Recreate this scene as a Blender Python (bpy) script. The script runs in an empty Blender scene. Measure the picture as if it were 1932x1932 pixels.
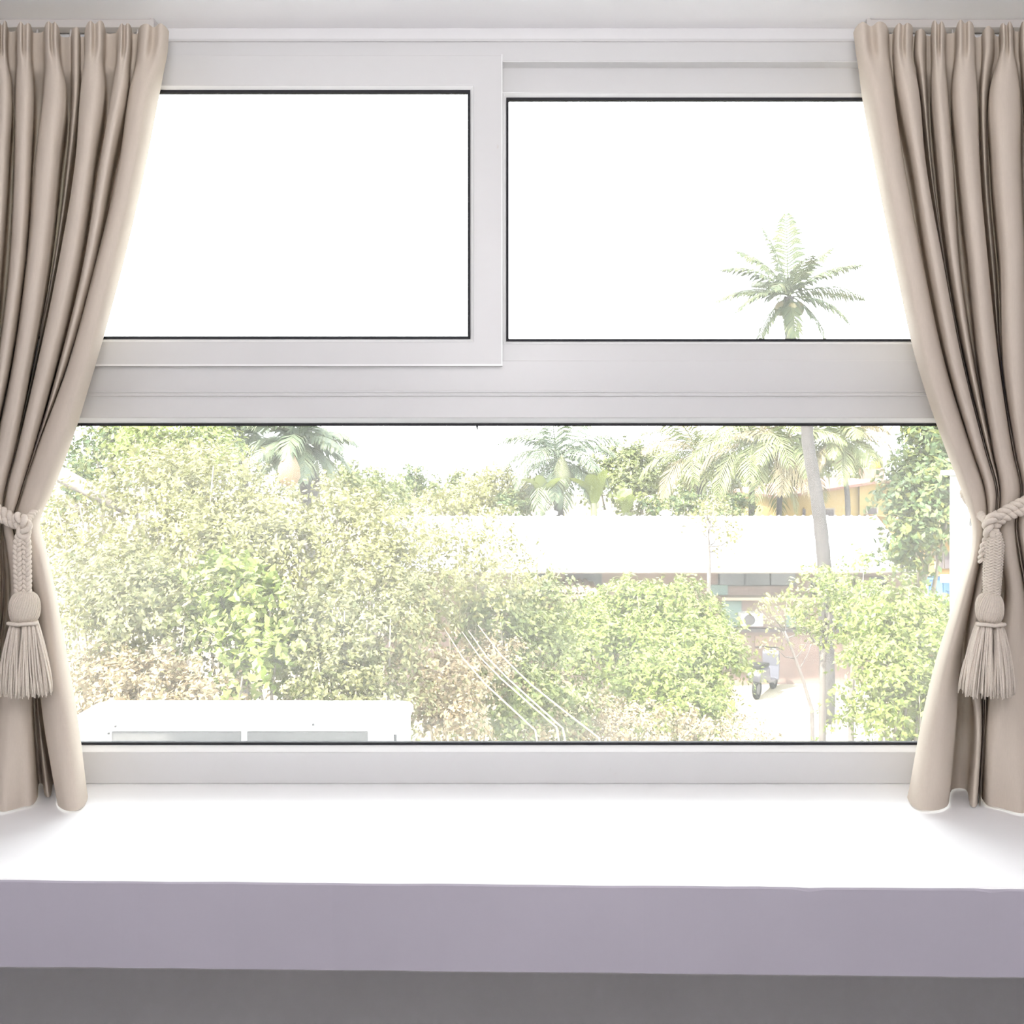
import bpy, math, random
import numpy as np
from mathutils import Vector, Matrix

random.seed(7)
rng = np.random.default_rng(7)
sc = bpy.context.scene
COL = sc.collection

# ---------------------------------------------------------------- camera, sky, sun, fill light, exposure
F = 1835.0            # focal length in pixels of the 1932 frame
HOR = 880.0           # eye level row
EYE = 1.5
cam_d = bpy.data.cameras.new('camera')
cam_d.sensor_width = 36.0
cam_d.lens = 36.0 * F / 1932.0
cam_d.shift_y = -(966.0 - HOR) / 1932.0
cam_d.clip_start = 0.05
cam_d.clip_end = 600
cam = bpy.data.objects.new('camera', cam_d)
cam.location = (0, 0, EYE)
cam.rotation_euler = (math.pi / 2, 0, 0)
COL.objects.link(cam)
sc.camera = cam

w = bpy.data.worlds.new('hazy_sky')
sc.world = w
w.use_nodes = True
bg = w.node_tree.nodes['Background']
bg.inputs[0].default_value = (0.95, 0.975, 1.0, 1)
bg.inputs[1].default_value = 5.8

def add_light(name, kind, loc, rot, energy, color, **kw):
    d = bpy.data.lights.new(name, kind)
    d.energy = energy
    d.color = color
    for k, v in kw.items():
        setattr(d, k, v)
    o = bpy.data.objects.new(name, d)
    o.location = loc
    o.rotation_euler = rot
    COL.objects.link(o)
    return o

sun_dir = Vector((0.52, 0.42, -0.82)).normalized()     # high sun behind the house, from the left
sun = add_light('sun', 'SUN', (0, 0, 30), sun_dir.to_track_quat('-Z', 'Y').to_euler(), 17.0, (1.0, 0.94, 0.83), angle=0.02)
fill_light = add_light('room_fill', 'AREA', (0, -0.35, 1.9), (math.pi - 0.25, 0, 0), 33, (1.0, 0.985, 0.995), shape='DISK', size=0.5)  # unseen fill light added behind the camera, aimed at the ceiling

sc.view_settings.view_transform = 'Standard'
sc.view_settings.look = 'None'
sc.view_settings.gamma = 1
sc.view_settings.use_curve_mapping = False
sc.view_settings.exposure = 1.05

# ---------------------------------------------------------------- helpers
def P(x, y, d):
    """point of the photograph's 1932 frame at depth d"""
    return Vector(((x - 966.0) / F * d, d, EYE + (HOR - y) / F * d))

def tag(o, label=None, cat=None, group=None, kind=None):
    if label: o['label'] = label
    if cat: o['category'] = cat
    if group: o['group'] = group
    if kind: o['kind'] = kind
    return o

def empty(name, loc=(0, 0, 0), rz=0.0):
    o = bpy.data.objects.new(name, None)
    o.empty_display_size = 0.1
    o.location = loc
    o.rotation_euler = (0, 0, rz)
    COL.objects.link(o)
    return o

class MB:
    def __init__(self):
        self.v, self.f = [], []
    def add(self, vs, fs):
        b = len(self.v)
        self.v += [tuple(p) for p in vs]
        self.f += [tuple(b + i for i in f) for f in fs]
        return self
    def box(self, a, b):
        x0, y0, z0 = a; x1, y1, z1 = b
        x0, x1 = min(x0, x1), max(x0, x1); y0, y1 = min(y0, y1), max(y0, y1); z0, z1 = min(z0, z1), max(z0, z1)
        return self.add([(x0, y0, z0), (x1, y0, z0), (x1, y1, z0), (x0, y1, z0), (x0, y0, z1), (x1, y0, z1), (x1, y1, z1), (x0, y1, z1)],
                        [(0, 3, 2, 1), (4, 5, 6, 7), (0, 1, 5, 4), (1, 2, 6, 5), (2, 3, 7, 6), (3, 0, 4, 7)])
    def tube(self, pts, r, n=8, caps=True):
        pts = [Vector(p) for p in pts]
        rs = r if isinstance(r, (list, tuple)) else [r] * len(pts)
        vs, fs = [], []
        up = Vector((0, 0, 1))
        prev = None
        for i, p in enumerate(pts):
            t = (pts[min(i + 1, len(pts) - 1)] - pts[max(i - 1, 0)])
            t = t.normalized() if t.length > 1e-9 else Vector((0, 0, 1))
            if prev is None:
                a = t.cross(up if abs(t.z) < 0.95 else Vector((1, 0, 0))).normalized()
            else:
                a = (prev - t * prev.dot(t))
                a = a.normalized() if a.length > 1e-6 else t.cross(Vector((1, 0, 0))).normalized()
            prev = a
            b = t.cross(a)
            for k in range(n):
                an = 2 * math.pi * k / n
                vs.append(p + (a * math.cos(an) + b * math.sin(an)) * rs[i])
        m = len(pts)
        for i in range(m - 1):
            for k in range(n):
                fs.append((i * n + k, i * n + (k + 1) % n, (i + 1) * n + (k + 1) % n, (i + 1) * n + k))
        if caps:
            fs.append(tuple(range(n - 1, -1, -1)))
            fs.append(tuple((m - 1) * n + k for k in range(n)))
        return self.add(vs, fs)
    def lathe(self, c, prof, n=24, axis='z'):
        vs, fs = [], []
        for (r, h) in prof:
            for k in range(n):
                an = 2 * math.pi * k / n
                q = (r * math.cos(an), r * math.sin(an), h)
                if axis == 'y': q = (q[0], q[2], q[1])
                if axis == 'x': q = (q[2], q[0], q[1])
                vs.append((c[0] + q[0], c[1] + q[1], c[2] + q[2]))
        m = len(prof)
        for i in range(m - 1):
            for k in range(n):
                fs.append((i * n + k, i * n + (k + 1) % n, (i + 1) * n + (k + 1) % n, (i + 1) * n + k))
        fs.append(tuple(range(n - 1, -1, -1)))
        fs.append(tuple((m - 1) * n + k for k in range(n)))
        return self.add(vs, fs)
    def ring(self, o, i, y0, y1, yi=None):
        """rectangular frame in the XZ plane: o, i = (x0, x1, z0, z1); front at y0, back at y1; yi = front depth at the inner edge (slope)"""
        yi = y0 if yi is None else yi
        def loop(r, y): return [(r[0], y, r[2]), (r[1], y, r[2]), (r[1], y, r[3]), (r[0], y, r[3])]
        vs = loop(o, y0) + loop(i, yi) + loop(i, y1) + loop(o, y1)
        fs = []
        for a in range(4):
            b = (a + 1) % 4
            fs += [(a, b, 4 + b, 4 + a), (4 + a, 4 + b, 8 + b, 8 + a), (8 + a, 8 + b, 12 + b, 12 + a), (12 + a, 12 + b, b, a)]
        return self.add(vs, fs)
    def build(self, name, mat, parent=None, smooth=False, bevel=0, kind=None):
        me = bpy.data.meshes.new(name)
        me.from_pydata(self.v, [], self.f)
        me.update()
        return link(name, me, mat, parent, smooth, bevel, kind)

def link(name, me, mat, parent=None, smooth=False, bevel=0, kind=None):
    if mat is not None:
        me.materials.clear(); me.materials.append(mat)
    if smooth:
        me.polygons.foreach_set('use_smooth', np.ones(len(me.polygons), dtype=bool))
    o = bpy.data.objects.new(name, me)
    COL.objects.link(o)
    if parent is not None:
        o.parent = parent
        o.matrix_parent_inverse = Matrix()
    if bevel:
        b = o.modifiers.new('bevel', 'BEVEL')
        b.width = bevel; b.segments = 2; b.limit_method = 'ANGLE'
    if kind: o['kind'] = kind
    return o

def np_mesh(name, verts, quads, smooth=False):
    me = bpy.data.meshes.new(name)
    nv, nf = len(verts), len(quads)
    me.vertices.add(nv)
    me.vertices.foreach_set('co', np.asarray(verts, dtype=np.float32).ravel())
    me.loops.add(nf * 4)
    me.loops.foreach_set('vertex_index', np.asarray(quads, dtype=np.int32).ravel())
    me.polygons.add(nf)
    me.polygons.foreach_set('loop_start', np.arange(0, nf * 4, 4, dtype=np.int32))
    me.update(calc_edges=True)
    me.validate()
    if smooth:
        me.polygons.foreach_set('use_smooth', np.ones(len(me.polygons), dtype=bool))
    return me

# ---------------------------------------------------------------- materials
K = 1.0
def mat(name, col, rough=0.6, spec=0.3, noise=0.0, nscale=8.0, bump=0.0, bscale=200.0, metal=0.0):
    col = tuple(c * K for c in col)
    m = bpy.data.materials.new(name)
    m.use_nodes = True
    nt = m.node_tree
    b = nt.nodes['Principled BSDF']
    b.inputs['Base Color'].default_value = (*col, 1)
    b.inputs['Roughness'].default_value = rough
    b.inputs['Specular IOR Level'].default_value = spec
    b.inputs['Metallic'].default_value = metal
    tc = nt.nodes.new('ShaderNodeTexCoord')
    if noise > 0:
        n = nt.nodes.new('ShaderNodeTexNoise')
        n.inputs['Scale'].default_value = nscale
        n.inputs['Detail'].default_value = 5
        r = nt.nodes.new('ShaderNodeValToRGB')
        r.color_ramp.elements[0].position = 0.3
        r.color_ramp.elements[1].position = 0.7
        r.color_ramp.elements[0].color = (*[c * (1 - noise) for c in col], 1)
        r.color_ramp.elements[1].color = (*[min(1, c * (1 + noise * 0.6)) for c in col], 1)
        nt.links.new(tc.outputs['Object'], n.inputs['Vector'])
        nt.links.new(n.outputs['Fac'], r.inputs['Fac'])
        nt.links.new(r.outputs['Color'], b.inputs['Base Color'])
    if bump > 0:
        n2 = nt.nodes.new('ShaderNodeTexNoise')
        n2.inputs['Scale'].default_value = bscale
        bp = nt.nodes.new('ShaderNodeBump')
        bp.inputs['Strength'].default_value = bump
        bp.inputs['Distance'].default_value = 0.002
        nt.links.new(tc.outputs['Object'], n2.inputs['Vector'])
        nt.links.new(n2.outputs['Fac'], bp.inputs['Height'])
        nt.links.new(bp.outputs['Normal'], b.inputs['Normal'])
    return m

def leaf_mat(name, cols, trans=0.22, spec=0.15):
    """each leaf (mesh island) takes its own colour from the ramp"""
    m = bpy.data.materials.new(name)
    m.use_nodes = True
    nt = m.node_tree
    b = nt.nodes['Principled BSDF']
    out = nt.nodes['Material Output']
    b.inputs['Roughness'].default_value = 0.5
    b.inputs['Specular IOR Level'].default_value = spec
    g = nt.nodes.new('ShaderNodeNewGeometry')
    r = nt.nodes.new('ShaderNodeValToRGB')
    els = r.color_ramp.elements
    while len(els) < len(cols): els.new(0.5)
    for i, c in enumerate(cols):
        els[i].position = i / (len(cols) - 1)
        els[i].color = (*[q * K for q in c], 1)
    nt.links.new(g.outputs['Random Per Island'], r.inputs['Fac'])
    nt.links.new(r.outputs['Color'], b.inputs['Base Color'])
    t = nt.nodes.new('ShaderNodeBsdfTranslucent')
    nt.links.new(r.outputs['Color'], t.inputs['Color'])
    mx = nt.nodes.new('ShaderNodeMixShader')
    mx.inputs[0].default_value = trans
    nt.links.new(b.outputs[0], mx.inputs[1]); nt.links.new(t.outputs[0], mx.inputs[2])
    nt.links.new(mx.outputs[0], out.inputs['Surface'])
    return m

def fabric_mat(name, col, trans=0.12):
    m = bpy.data.materials.new(name)
    m.use_nodes = True
    nt = m.node_tree
    b = nt.nodes['Principled BSDF']
    out = nt.nodes['Material Output']
    b.inputs['Roughness'].default_value = 0.85
    b.inputs['Specular IOR Level'].default_value = 0.12
    tc = nt.nodes.new('ShaderNodeTexCoord')
    mp = nt.nodes.new('ShaderNodeMapping'); mp.inputs['Scale'].default_value = (900, 900, 60)
    n = nt.nodes.new('ShaderNodeTexNoise'); n.inputs['Scale'].default_value = 1.0; n.inputs['Detail'].default_value = 2
    r = nt.nodes.new('ShaderNodeValToRGB')
    r.color_ramp.elements[0].color = (*[c * 0.93 for c in col], 1)
    r.color_ramp.elements[1].color = (*[min(1, c * 1.05) for c in col], 1)
    nt.links.new(tc.outputs['Object'], mp.inputs['Vector']); nt.links.new(mp.outputs[0], n.inputs['Vector'])
    nt.links.new(n.outputs['Fac'], r.inputs['Fac']); nt.links.new(r.outputs['Color'], b.inputs['Base Color'])
    t = nt.nodes.new('ShaderNodeBsdfTranslucent'); nt.links.new(r.outputs['Color'], t.inputs['Color'])
    mx = nt.nodes.new('ShaderNodeMixShader'); mx.inputs[0].default_value = trans
    nt.links.new(b.outputs[0], mx.inputs[1]); nt.links.new(t.outputs[0], mx.inputs[2])
    nt.links.new(mx.outputs[0], out.inputs['Surface'])
    return m

def glass_mat(name, haze):
    """thin clear pane with an added translucent film that gives a veil of haze"""
    m = bpy.data.materials.new(name)
    m.use_nodes = True
    nt = m.node_tree
    nt.nodes.remove(nt.nodes['Principled BSDF'])
    out = nt.nodes['Material Output']
    tr = nt.nodes.new('ShaderNodeBsdfTransparent'); tr.inputs[0].default_value = (0.97, 0.985, 0.975, 1)
    gl = nt.nodes.new('ShaderNodeBsdfGlossy'); gl.inputs['Roughness'].default_value = 0.0
    fr = nt.nodes.new('ShaderNodeFresnel'); fr.inputs['IOR'].default_value = 1.45
    m1 = nt.nodes.new('ShaderNodeMixShader')
    nt.links.new(fr.outputs[0], m1.inputs[0]); nt.links.new(tr.outputs[0], m1.inputs[1]); nt.links.new(gl.outputs[0], m1.inputs[2])
    ts = nt.nodes.new('ShaderNodeBsdfTranslucent'); ts.inputs[0].default_value = (0.95, 0.95, 0.92, 1)
    tc = nt.nodes.new('ShaderNodeTexCoord')
    n = nt.nodes.new('ShaderNodeTexNoise'); n.inputs['Scale'].default_value = 5.0; n.inputs['Detail'].default_value = 6
    mr = nt.nodes.new('ShaderNodeMapRange')
    mr.inputs['From Min'].default_value = 0.3; mr.inputs['From Max'].default_value = 0.7
    mr.inputs['To Min'].default_value = haze * 0.75; mr.inputs['To Max'].default_value = haze * 1.25
    nt.links.new(tc.outputs['Object'], n.inputs['Vector']); nt.links.new(n.outputs['Fac'], mr.inputs['Value'])
    m2 = nt.nodes.new('ShaderNodeMixShader')
    nt.links.new(mr.outputs[0], m2.inputs[0]); nt.links.new(m1.outputs[0], m2.inputs[1]); nt.links.new(ts.outputs[0], m2.inputs[2])
    nt.links.new(m2.outputs[0], out.inputs['Surface'])
    return m

def frame_mat():
    """white powder coat with a few rusty drips and faint grime"""
    m = mat('white_frame', (0.70, 0.697, 0.70), 0.35, 0.4)
    nt = m.node_tree
    b = nt.nodes['Principled BSDF']
    tc = nt.nodes['Texture Coordinate']
    mp = nt.nodes.new('ShaderNodeMapping'); mp.inputs['Scale'].default_value = (6, 6, 2.2)
    n = nt.nodes.new('ShaderNodeTexNoise'); n.inputs['Scale'].default_value = 3.1; n.inputs['Detail'].default_value = 9; n.inputs['Roughness'].default_value = 0.65
    r = nt.nodes.new('ShaderNodeValToRGB')
    r.color_ramp.elements[0].position = 0.0; r.color_ramp.elements[0].color = (0.70, 0.697, 0.70, 1)
    r.color_ramp.elements[1].position = 0.80; r.color_ramp.elements[1].color = (0.50, 0.42, 0.32, 1)
    e = r.color_ramp.elements.new(0.69); e.color = (0.695, 0.69, 0.69, 1)
    nt.links.new(tc.outputs['Object'], mp.inputs['Vector']); nt.links.new(mp.outputs[0], n.inputs['Vector'])
    nt.links.new(n.outputs['Fac'], r.inputs['Fac']); nt.links.new(r.outputs['Color'], b.inputs['Base Color'])
    return m

M = {}
M['frame'] = frame_mat()
M['bead'] = mat('white_bead', (0.92, 0.92, 0.92), 0.25, 0.5)  # whiter than the frame: the light the beads catch is in the colour
M['gasket'] = mat('black_rubber', (0.04, 0.04, 0.044), 0.7, 0.1)
M['glass'] = glass_mat('hazy_glass', 0.032)  # translucent film added to the panes for the veil of haze outdoors
M['plaster'] = mat('white_plaster', (0.80, 0.795, 0.80), 0.9, 0.1, noise=0.03, nscale=3, bump=0.06, bscale=120)
M['ceiling'] = mat('ceiling_paint', (0.93, 0.92, 0.935), 0.95, 0.1)
M['wall'] = mat('wall_paint', (0.80, 0.79, 0.80), 0.95, 0.1, noise=0.02, nscale=2)
M['floor'] = mat('floor_tile', (0.13, 0.11, 0.11), 0.5, 0.3, noise=0.06)
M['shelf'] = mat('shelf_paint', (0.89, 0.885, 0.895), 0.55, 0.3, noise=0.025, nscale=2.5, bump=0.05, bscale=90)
M['fascia'] = mat('shaded_shelf_paint', (0.515, 0.49, 0.56), 0.75, 0.2, noise=0.04, nscale=2.5, bump=0.08, bscale=60)  # shelf paint with the front's shade put into the colour
M['linen'] = fabric_mat('linen', (0.63, 0.552, 0.472), 0.03)
M['cord'] = mat('cotton_cord', (0.78, 0.70, 0.61), 0.9, 0.1, noise=0.08, nscale=300)
M['rail'] = mat('curtain_rail', (0.62, 0.59, 0.57), 0.5, 0.3)

# ---------------------------------------------------------------- room shell
DW = 2.28                                  # depth of the window plane
def zf(y, d=DW): return EYE + (HOR - y) / F * d
def xf(x, d=DW): return (x - 966.0) / F * d
Z_SHELF = 0.757
Z_CEIL = zf(52)
X_L, X_R, Y_B = -1.75, 1.75, -2.6
WX0, WX1 = -1.36, 1.34
WZ0, WZ1 = Z_SHELF, zf(76)

def struct(name, mb, m, parent=None, **k):
    o = mb.build(name, m, parent, **k)
    if parent is None: o['kind'] = 'structure'
    return o

struct('floor', MB().box((X_L - .15, Y_B - .15, -0.12), (X_R + .15, 2.44, 0)), M['floor'])
struct('ceiling', MB().box((X_L - .15, Y_B - .15, Z_CEIL), (X_R + .15, 2.44, Z_CEIL + 0.2)), M['ceiling'])
struct('wall_left', MB().box((X_L - .15, Y_B - .15, 0), (X_L, 2.44, Z_CEIL)), M['wall'])
struct('wall_right', MB().box((X_R, Y_B - .15, 0), (X_R + .15, 2.44, Z_CEIL)), M['wall'])
struct('wall_back', MB().box((X_L, Y_B - .15, 0), (X_R, Y_B, Z_CEIL)), M['wall'])
wf = MB()
wf.box((X_L, DW + .004, 0), (X_R, 2.44, Z_SHELF - 0.002))
wf.box((X_L, DW + .004, Z_SHELF - 0.002), (WX0, 2.44, Z_CEIL))
wf.box((WX1, DW + .004, Z_SHELF - 0.002), (X_R, 2.44, Z_CEIL))
wf.box((WX0, DW + .004, WZ1), (WX1, 2.44, Z_CEIL))
struct('wall_front', wf, M['plaster'])

# window shelf: a thick painted slab, its front edge slightly out of square and hand-finished
def shelf():
    n = 120
    vs, fs = [], []
    for i in range(n + 1):
        t = i / n
        x = X_L + (X_R - X_L) * t
        px = 966 + x / 1.73 * F
        yf = 1.748 - 0.037 * px / 1932
        wob = 0.0022 * math.sin(x * 9.1) * math.sin(x * 23.7 + 1) + random.uniform(-0.0006, 0.0006)
        chip = 0.004 if random.random() < 0.05 else 0.0
        yf += wob * 0.6
        top = Z_SHELF - 0.0
        th = 0.160 + wob * 0.5
        prof = [(DW + 0.0035, top), (yf + 0.005 + chip, top), (yf + 0.0015, top - 0.0012 - chip * .3), (yf, top - 0.0045 - chip), (yf, top - th + 0.004), (yf + 0.004, top - th), (DW + 0.0035, top - th)]
        vs += [(x, a, b) for a, b in prof]
    k = 7
    for i in range(n):
        for j in range(k):
            a, b = i * k + j, i * k + (j + 1) % k
            fs.append((a, b, b + k, a + k))
    fs.append(tuple(range(k - 1, -1, -1))); fs.append(tuple(n * k + j for j in range(k)))
    return MB().add(vs, fs)
sh = shelf().build('window_shelf', M['shelf'])
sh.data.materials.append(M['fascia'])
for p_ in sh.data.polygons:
    if p_.normal.y < -0.9 or p_.normal.z < -0.9: p_.material_index = 1  # front and underside take the colour with the shade in it
tag(sh, 'thick white painted slab shelf running the full width under the window', 'shelf')

# ---------------------------------------------------------------- windows
def rect(x0, x1, yt, yb, d):
    return (xf(x0, d), xf(x1, d), zf(yb, d), zf(yt, d))
def grow(r, a): return (r[0] - a, r[1] + a, r[2] - a, r[3] + a)

# upper sliding window: outer frame, two sashes
w1 = empty('window_1', (0, 0, 0)); w1['kind'] = 'structure'
o1 = (WX0, WX1, zf(741), zf(77))
i1 = (WX0 + .04, WX1 - .04, zf(680), zf(118))
fr = MB().ring(o1, i1, DW, 2.345)
fr.box((WX0, DW - .006, zf(79.5)), (WX1, DW + .004, zf(75)))            # bright lip along the head
fr.box((WX0, DW - .004, zf(741)), (WX1, DW + .004, zf(736)))            # ledge above the joint
fr.box((xf(948), DW + .001, zf(118.6)), (WX1 - .04, DW - .005, zf(115)))  # drip lip over the rear track
fr.build('outer_frame', M['frame'], w1, bevel=0.0015)

def sash(parent, name, outer, gl, y0, bead_h, bead_d, lip):
    """outer rect, glass rect (inside of gasket), front depth y0"""
    s = empty(name); s.parent = parent
    inner = grow(gl, 0.005 + bead_h)
    MB().ring(outer, inner, y0, y0 + 0.03).build('rail', M['frame'], s, bevel=0.0018)
    if lip:
        b = MB()
        b.box((outer[0], y0 - 0.004, outer[2]), (outer[1], y0 + .002, outer[2] + 0.0035))
        b.box((outer[1] - .0025, y0 - 0.003, outer[2]), (outer[1], y0 + .002, outer[3]))
        b.build('edge_lip', M['bead'], s)
    MB().ring(inner, grow(gl, 0.005), y0 + 0.0005, y0 + 0.015, y0 + bead_d).build('glazing_bead', M['bead'], s)
    MB().ring(grow(gl, 0.006), gl, y0 + bead_d - 0.004, y0 + bead_d + 0.008).build('gasket', M['gasket'], s)
    MB().box((gl[0] - .004, y0 + bead_d + 0.002, gl[2] - .004), (gl[1] + .004, y0 + bead_d + 0.007, gl[3] + .004)).build('pane', M['glass'], s)
    return s

gl_l = rect(-70, 882.5, 176, 635, 2.279)
out_l = (WX0 + .035, xf(948, 2.268), zf(690.5, 2.268), zf(103.5, 2.268))
sash(w1, 'sash', out_l, gl_l, 2.268, 0.0085, 0.011, True)
gl_r = rect(960, 1990, 190, 639.5, 2.323)
out_r = (xf(905, 2.312), WX1 - .035, zf(684, 2.312), zf(112, 2.312))
sash(w1, 'sash', out_r, gl_r, 2.312, 0.0085, 0.011, False)
# lower fixed window
w2 = empty('window_2', (0, 0, 0)); w2['kind'] = 'structure'
gl2 = rect(-70, 1990, 803.5, 1400.5, 2.295)
in2 = grow(gl2, 0.005 + 0.0125)
f2 = MB().ring((WX0, WX1, WZ0, zf(741)), in2, DW - 0.004, 2.34)
f2.box((WX0, DW - .010, zf(748)), (WX1, DW, zf(744)))
f2.build('outer_frame', M['frame'], w2, bevel=0.002)
MB().ring(in2, grow(gl2, .005), DW - 0.0035, 2.299, 2.296).build('glazing_bead', M['bead'], w2)
MB().ring(grow(gl2, .006), gl2, 2.293, 2.306).build('gasket', M['gasket'], w2)
MB().box((gl2[0] - .004, 2.298, gl2[2] - .004), (gl2[1] + .004, 2.304, gl2[3] + .004)).build('pane', M['glass'], w2)
# small drip of sealant hanging from the gasket
MB().tube([P(900, 802, 2.292), P(900.5, 808, 2.292), P(901, 812, 2.292)], [.0035, .002, .0006], 6).build('sealant_drip', M['gasket'], w2)

# ---------------------------------------------------------------- curtains
def hermite(ts, ys, t):
    """nonuniform cubic through rows ys (n, ...) at ts"""
    n = len(ts)
    k = int(np.clip(np.searchsorted(ts, t) - 1, 0, n - 2))
    def tang(i):
        if i == 0: return (ys[1] - ys[0]) / (ts[1] - ts[0])
        if i == n - 1: return (ys[-1] - ys[-2]) / (ts[-1] - ts[-2])
        a = (ys[i] - ys[i - 1]) / (ts[i] - ts[i - 1]); b = (ys[i + 1] - ys[i]) / (ts[i + 1] - ts[i])
        h0, h1 = ts[i] - ts[i - 1], ts[i + 1] - ts[i]
        return (a * h1 + b * h0) / (h0 + h1)
    h = ts[k + 1] - ts[k]; u = (t - ts[k]) / h
    m0, m1 = tang(k) * h, tang(k + 1) * h
    return ((2 * u**3 - 3 * u**2 + 1) * ys[k] + (u**3 - 2 * u**2 + u) * m0 + (-2 * u**3 + 3 * u**2) * ys[k + 1] + (u**3 - u**2) * m1)

def curtain(name, levels, flip, parent):
    """levels: (row, front, mid, back, [fold...]); fold = (xL, xR, extra depth, finger dip).
    The inner (window-side) end is the last fold, or the first when flip."""
    rows, zs = [], []
    for (y, df, dm, db, dend, folds) in levels:
        zs.append(y)
        # the gathered cloth carries on past the window jamb
        if flip:
            sp_ = folds[-1][0] - folds[-2][0]; a_, b_ = folds[-1][:2]
            folds = list(folds) + [(a_ + sp_ * k, b_ + sp_ * k) for k in (1, 2, 3)]
        else:
            sp_ = folds[1][0] - folds[0][0]; a_, b_ = folds[0][:2]
            folds = [(a_ - sp_ * k, b_ - sp_ * k) for k in (3, 2, 1)] + list(folds)
        pts = []
        n = len(folds)
        for i, fo in enumerate(folds):
            xl, xr = fo[0], fo[1]
            ex = fo[2] if len(fo) > 2 else 0.0
            dip = fo[3] if len(fo) > 3 else 0.0
            c, hw = (xl + xr) / 2, (xr - xl) / 2
            tl = fo[4] if len(fo) > 4 else 0.0
            dL = dR = dm + ex
            dL, dR = dL - tl, dR + tl
            if flip and i == 0: dL = dend
            if (not flip) and i == n - 1: dR = dend
            fr_ = df + ex
            fl_, frr = fr_ - tl * .42, fr_ + tl * .42
            if flip and i == 0:
                pts += [(xl + 2, dend + .012), (c - hw, dL)]
            else:
                pts.append((c - hw, dL))
            pts.append((c - hw * .80, dL - (dL - fr_) * .60))
            pts.append((c - hw * .42, dL - (dL - fl_) * .93))
            pts.append((c, fr_ + dip))
            pts.append((c + hw * .42, dR - (dR - frr) * .93))
            pts.append((c + hw * .80, dR - (dR - fr_) * .60))
            pts.append((c + hw, dR))
            if (not flip) and i == n - 1:
                pts.append((xr - 2, dend + .012))
            if i < n - 1:
                nx = folds[i + 1][0]
                g = nx - xr
                dv = db + 0.5 * (ex + (folds[i + 1][2] if len(folds[i + 1]) > 2 else 0))
                pts.append((xr + g * .16, dv)); pts.append((xr + g * .84, dv))
        rows.append(pts)
    rows = np.array(rows)                       # levels x ctrl x 2
    ts = np.array(zs, float)
    # rows per height: denser at the header
    hs = np.concatenate([np.linspace(ts[0], 170, 26)[:-1], np.linspace(170, 900, 44)[:-1], np.linspace(900, 1100, 26)[:-1], np.linspace(1100, ts[-1], 26)])
    sub = 4
    nC = rows.shape[1]
    us = np.linspace(0, nC - 1, (nC - 1) * sub + 1)
    idx = np.arange(nC, dtype=float)
    V = []
    ph = rng.uniform(0, 6, 6)
    for h in hs:
        ctrl = hermite(ts, rows, h)
        line = np.array([hermite(idx, ctrl, u) for u in us])
        d = line[:, 1]
        zr = (HOR - h) / F * 2.13
        zr = np.full(len(d), zr)
        # the header sags a little between hooks; the hem ripples
        if h < 60: zr += 0.0025 * np.sin(us * .55 + ph[2]) + 0.0015 * np.sin(us * 1.9 + ph[3])
        amp = 0.0016 * min(1, max(0, (h - 200) / 300))
        d = d + amp * np.sin(us * .9 + h * .011 + ph[0]) + amp * .8 * np.sin(us * .37 - h * .023 + ph[1])
        X = (line[:, 0] - 966) / F * d
        V.append(np.stack([X, d, EYE + zr], 1))
    V = np.array(V)
    # hem rests just on the shelf
    V[..., 2] = np.maximum(V[..., 2], Z_SHELF + 0.004)
    nr, nc = V.shape[:2]
    a = (np.arange(nr - 1)[:, None] * nc + np.arange(nc - 1)[None]).ravel()
    quads = np.stack([a, a + 1, a + nc + 1, a + nc], 1)
    me = np_mesh(name, V.reshape(-1, 3), quads, True)
    return link(name, me, M['linen'], parent)

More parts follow.
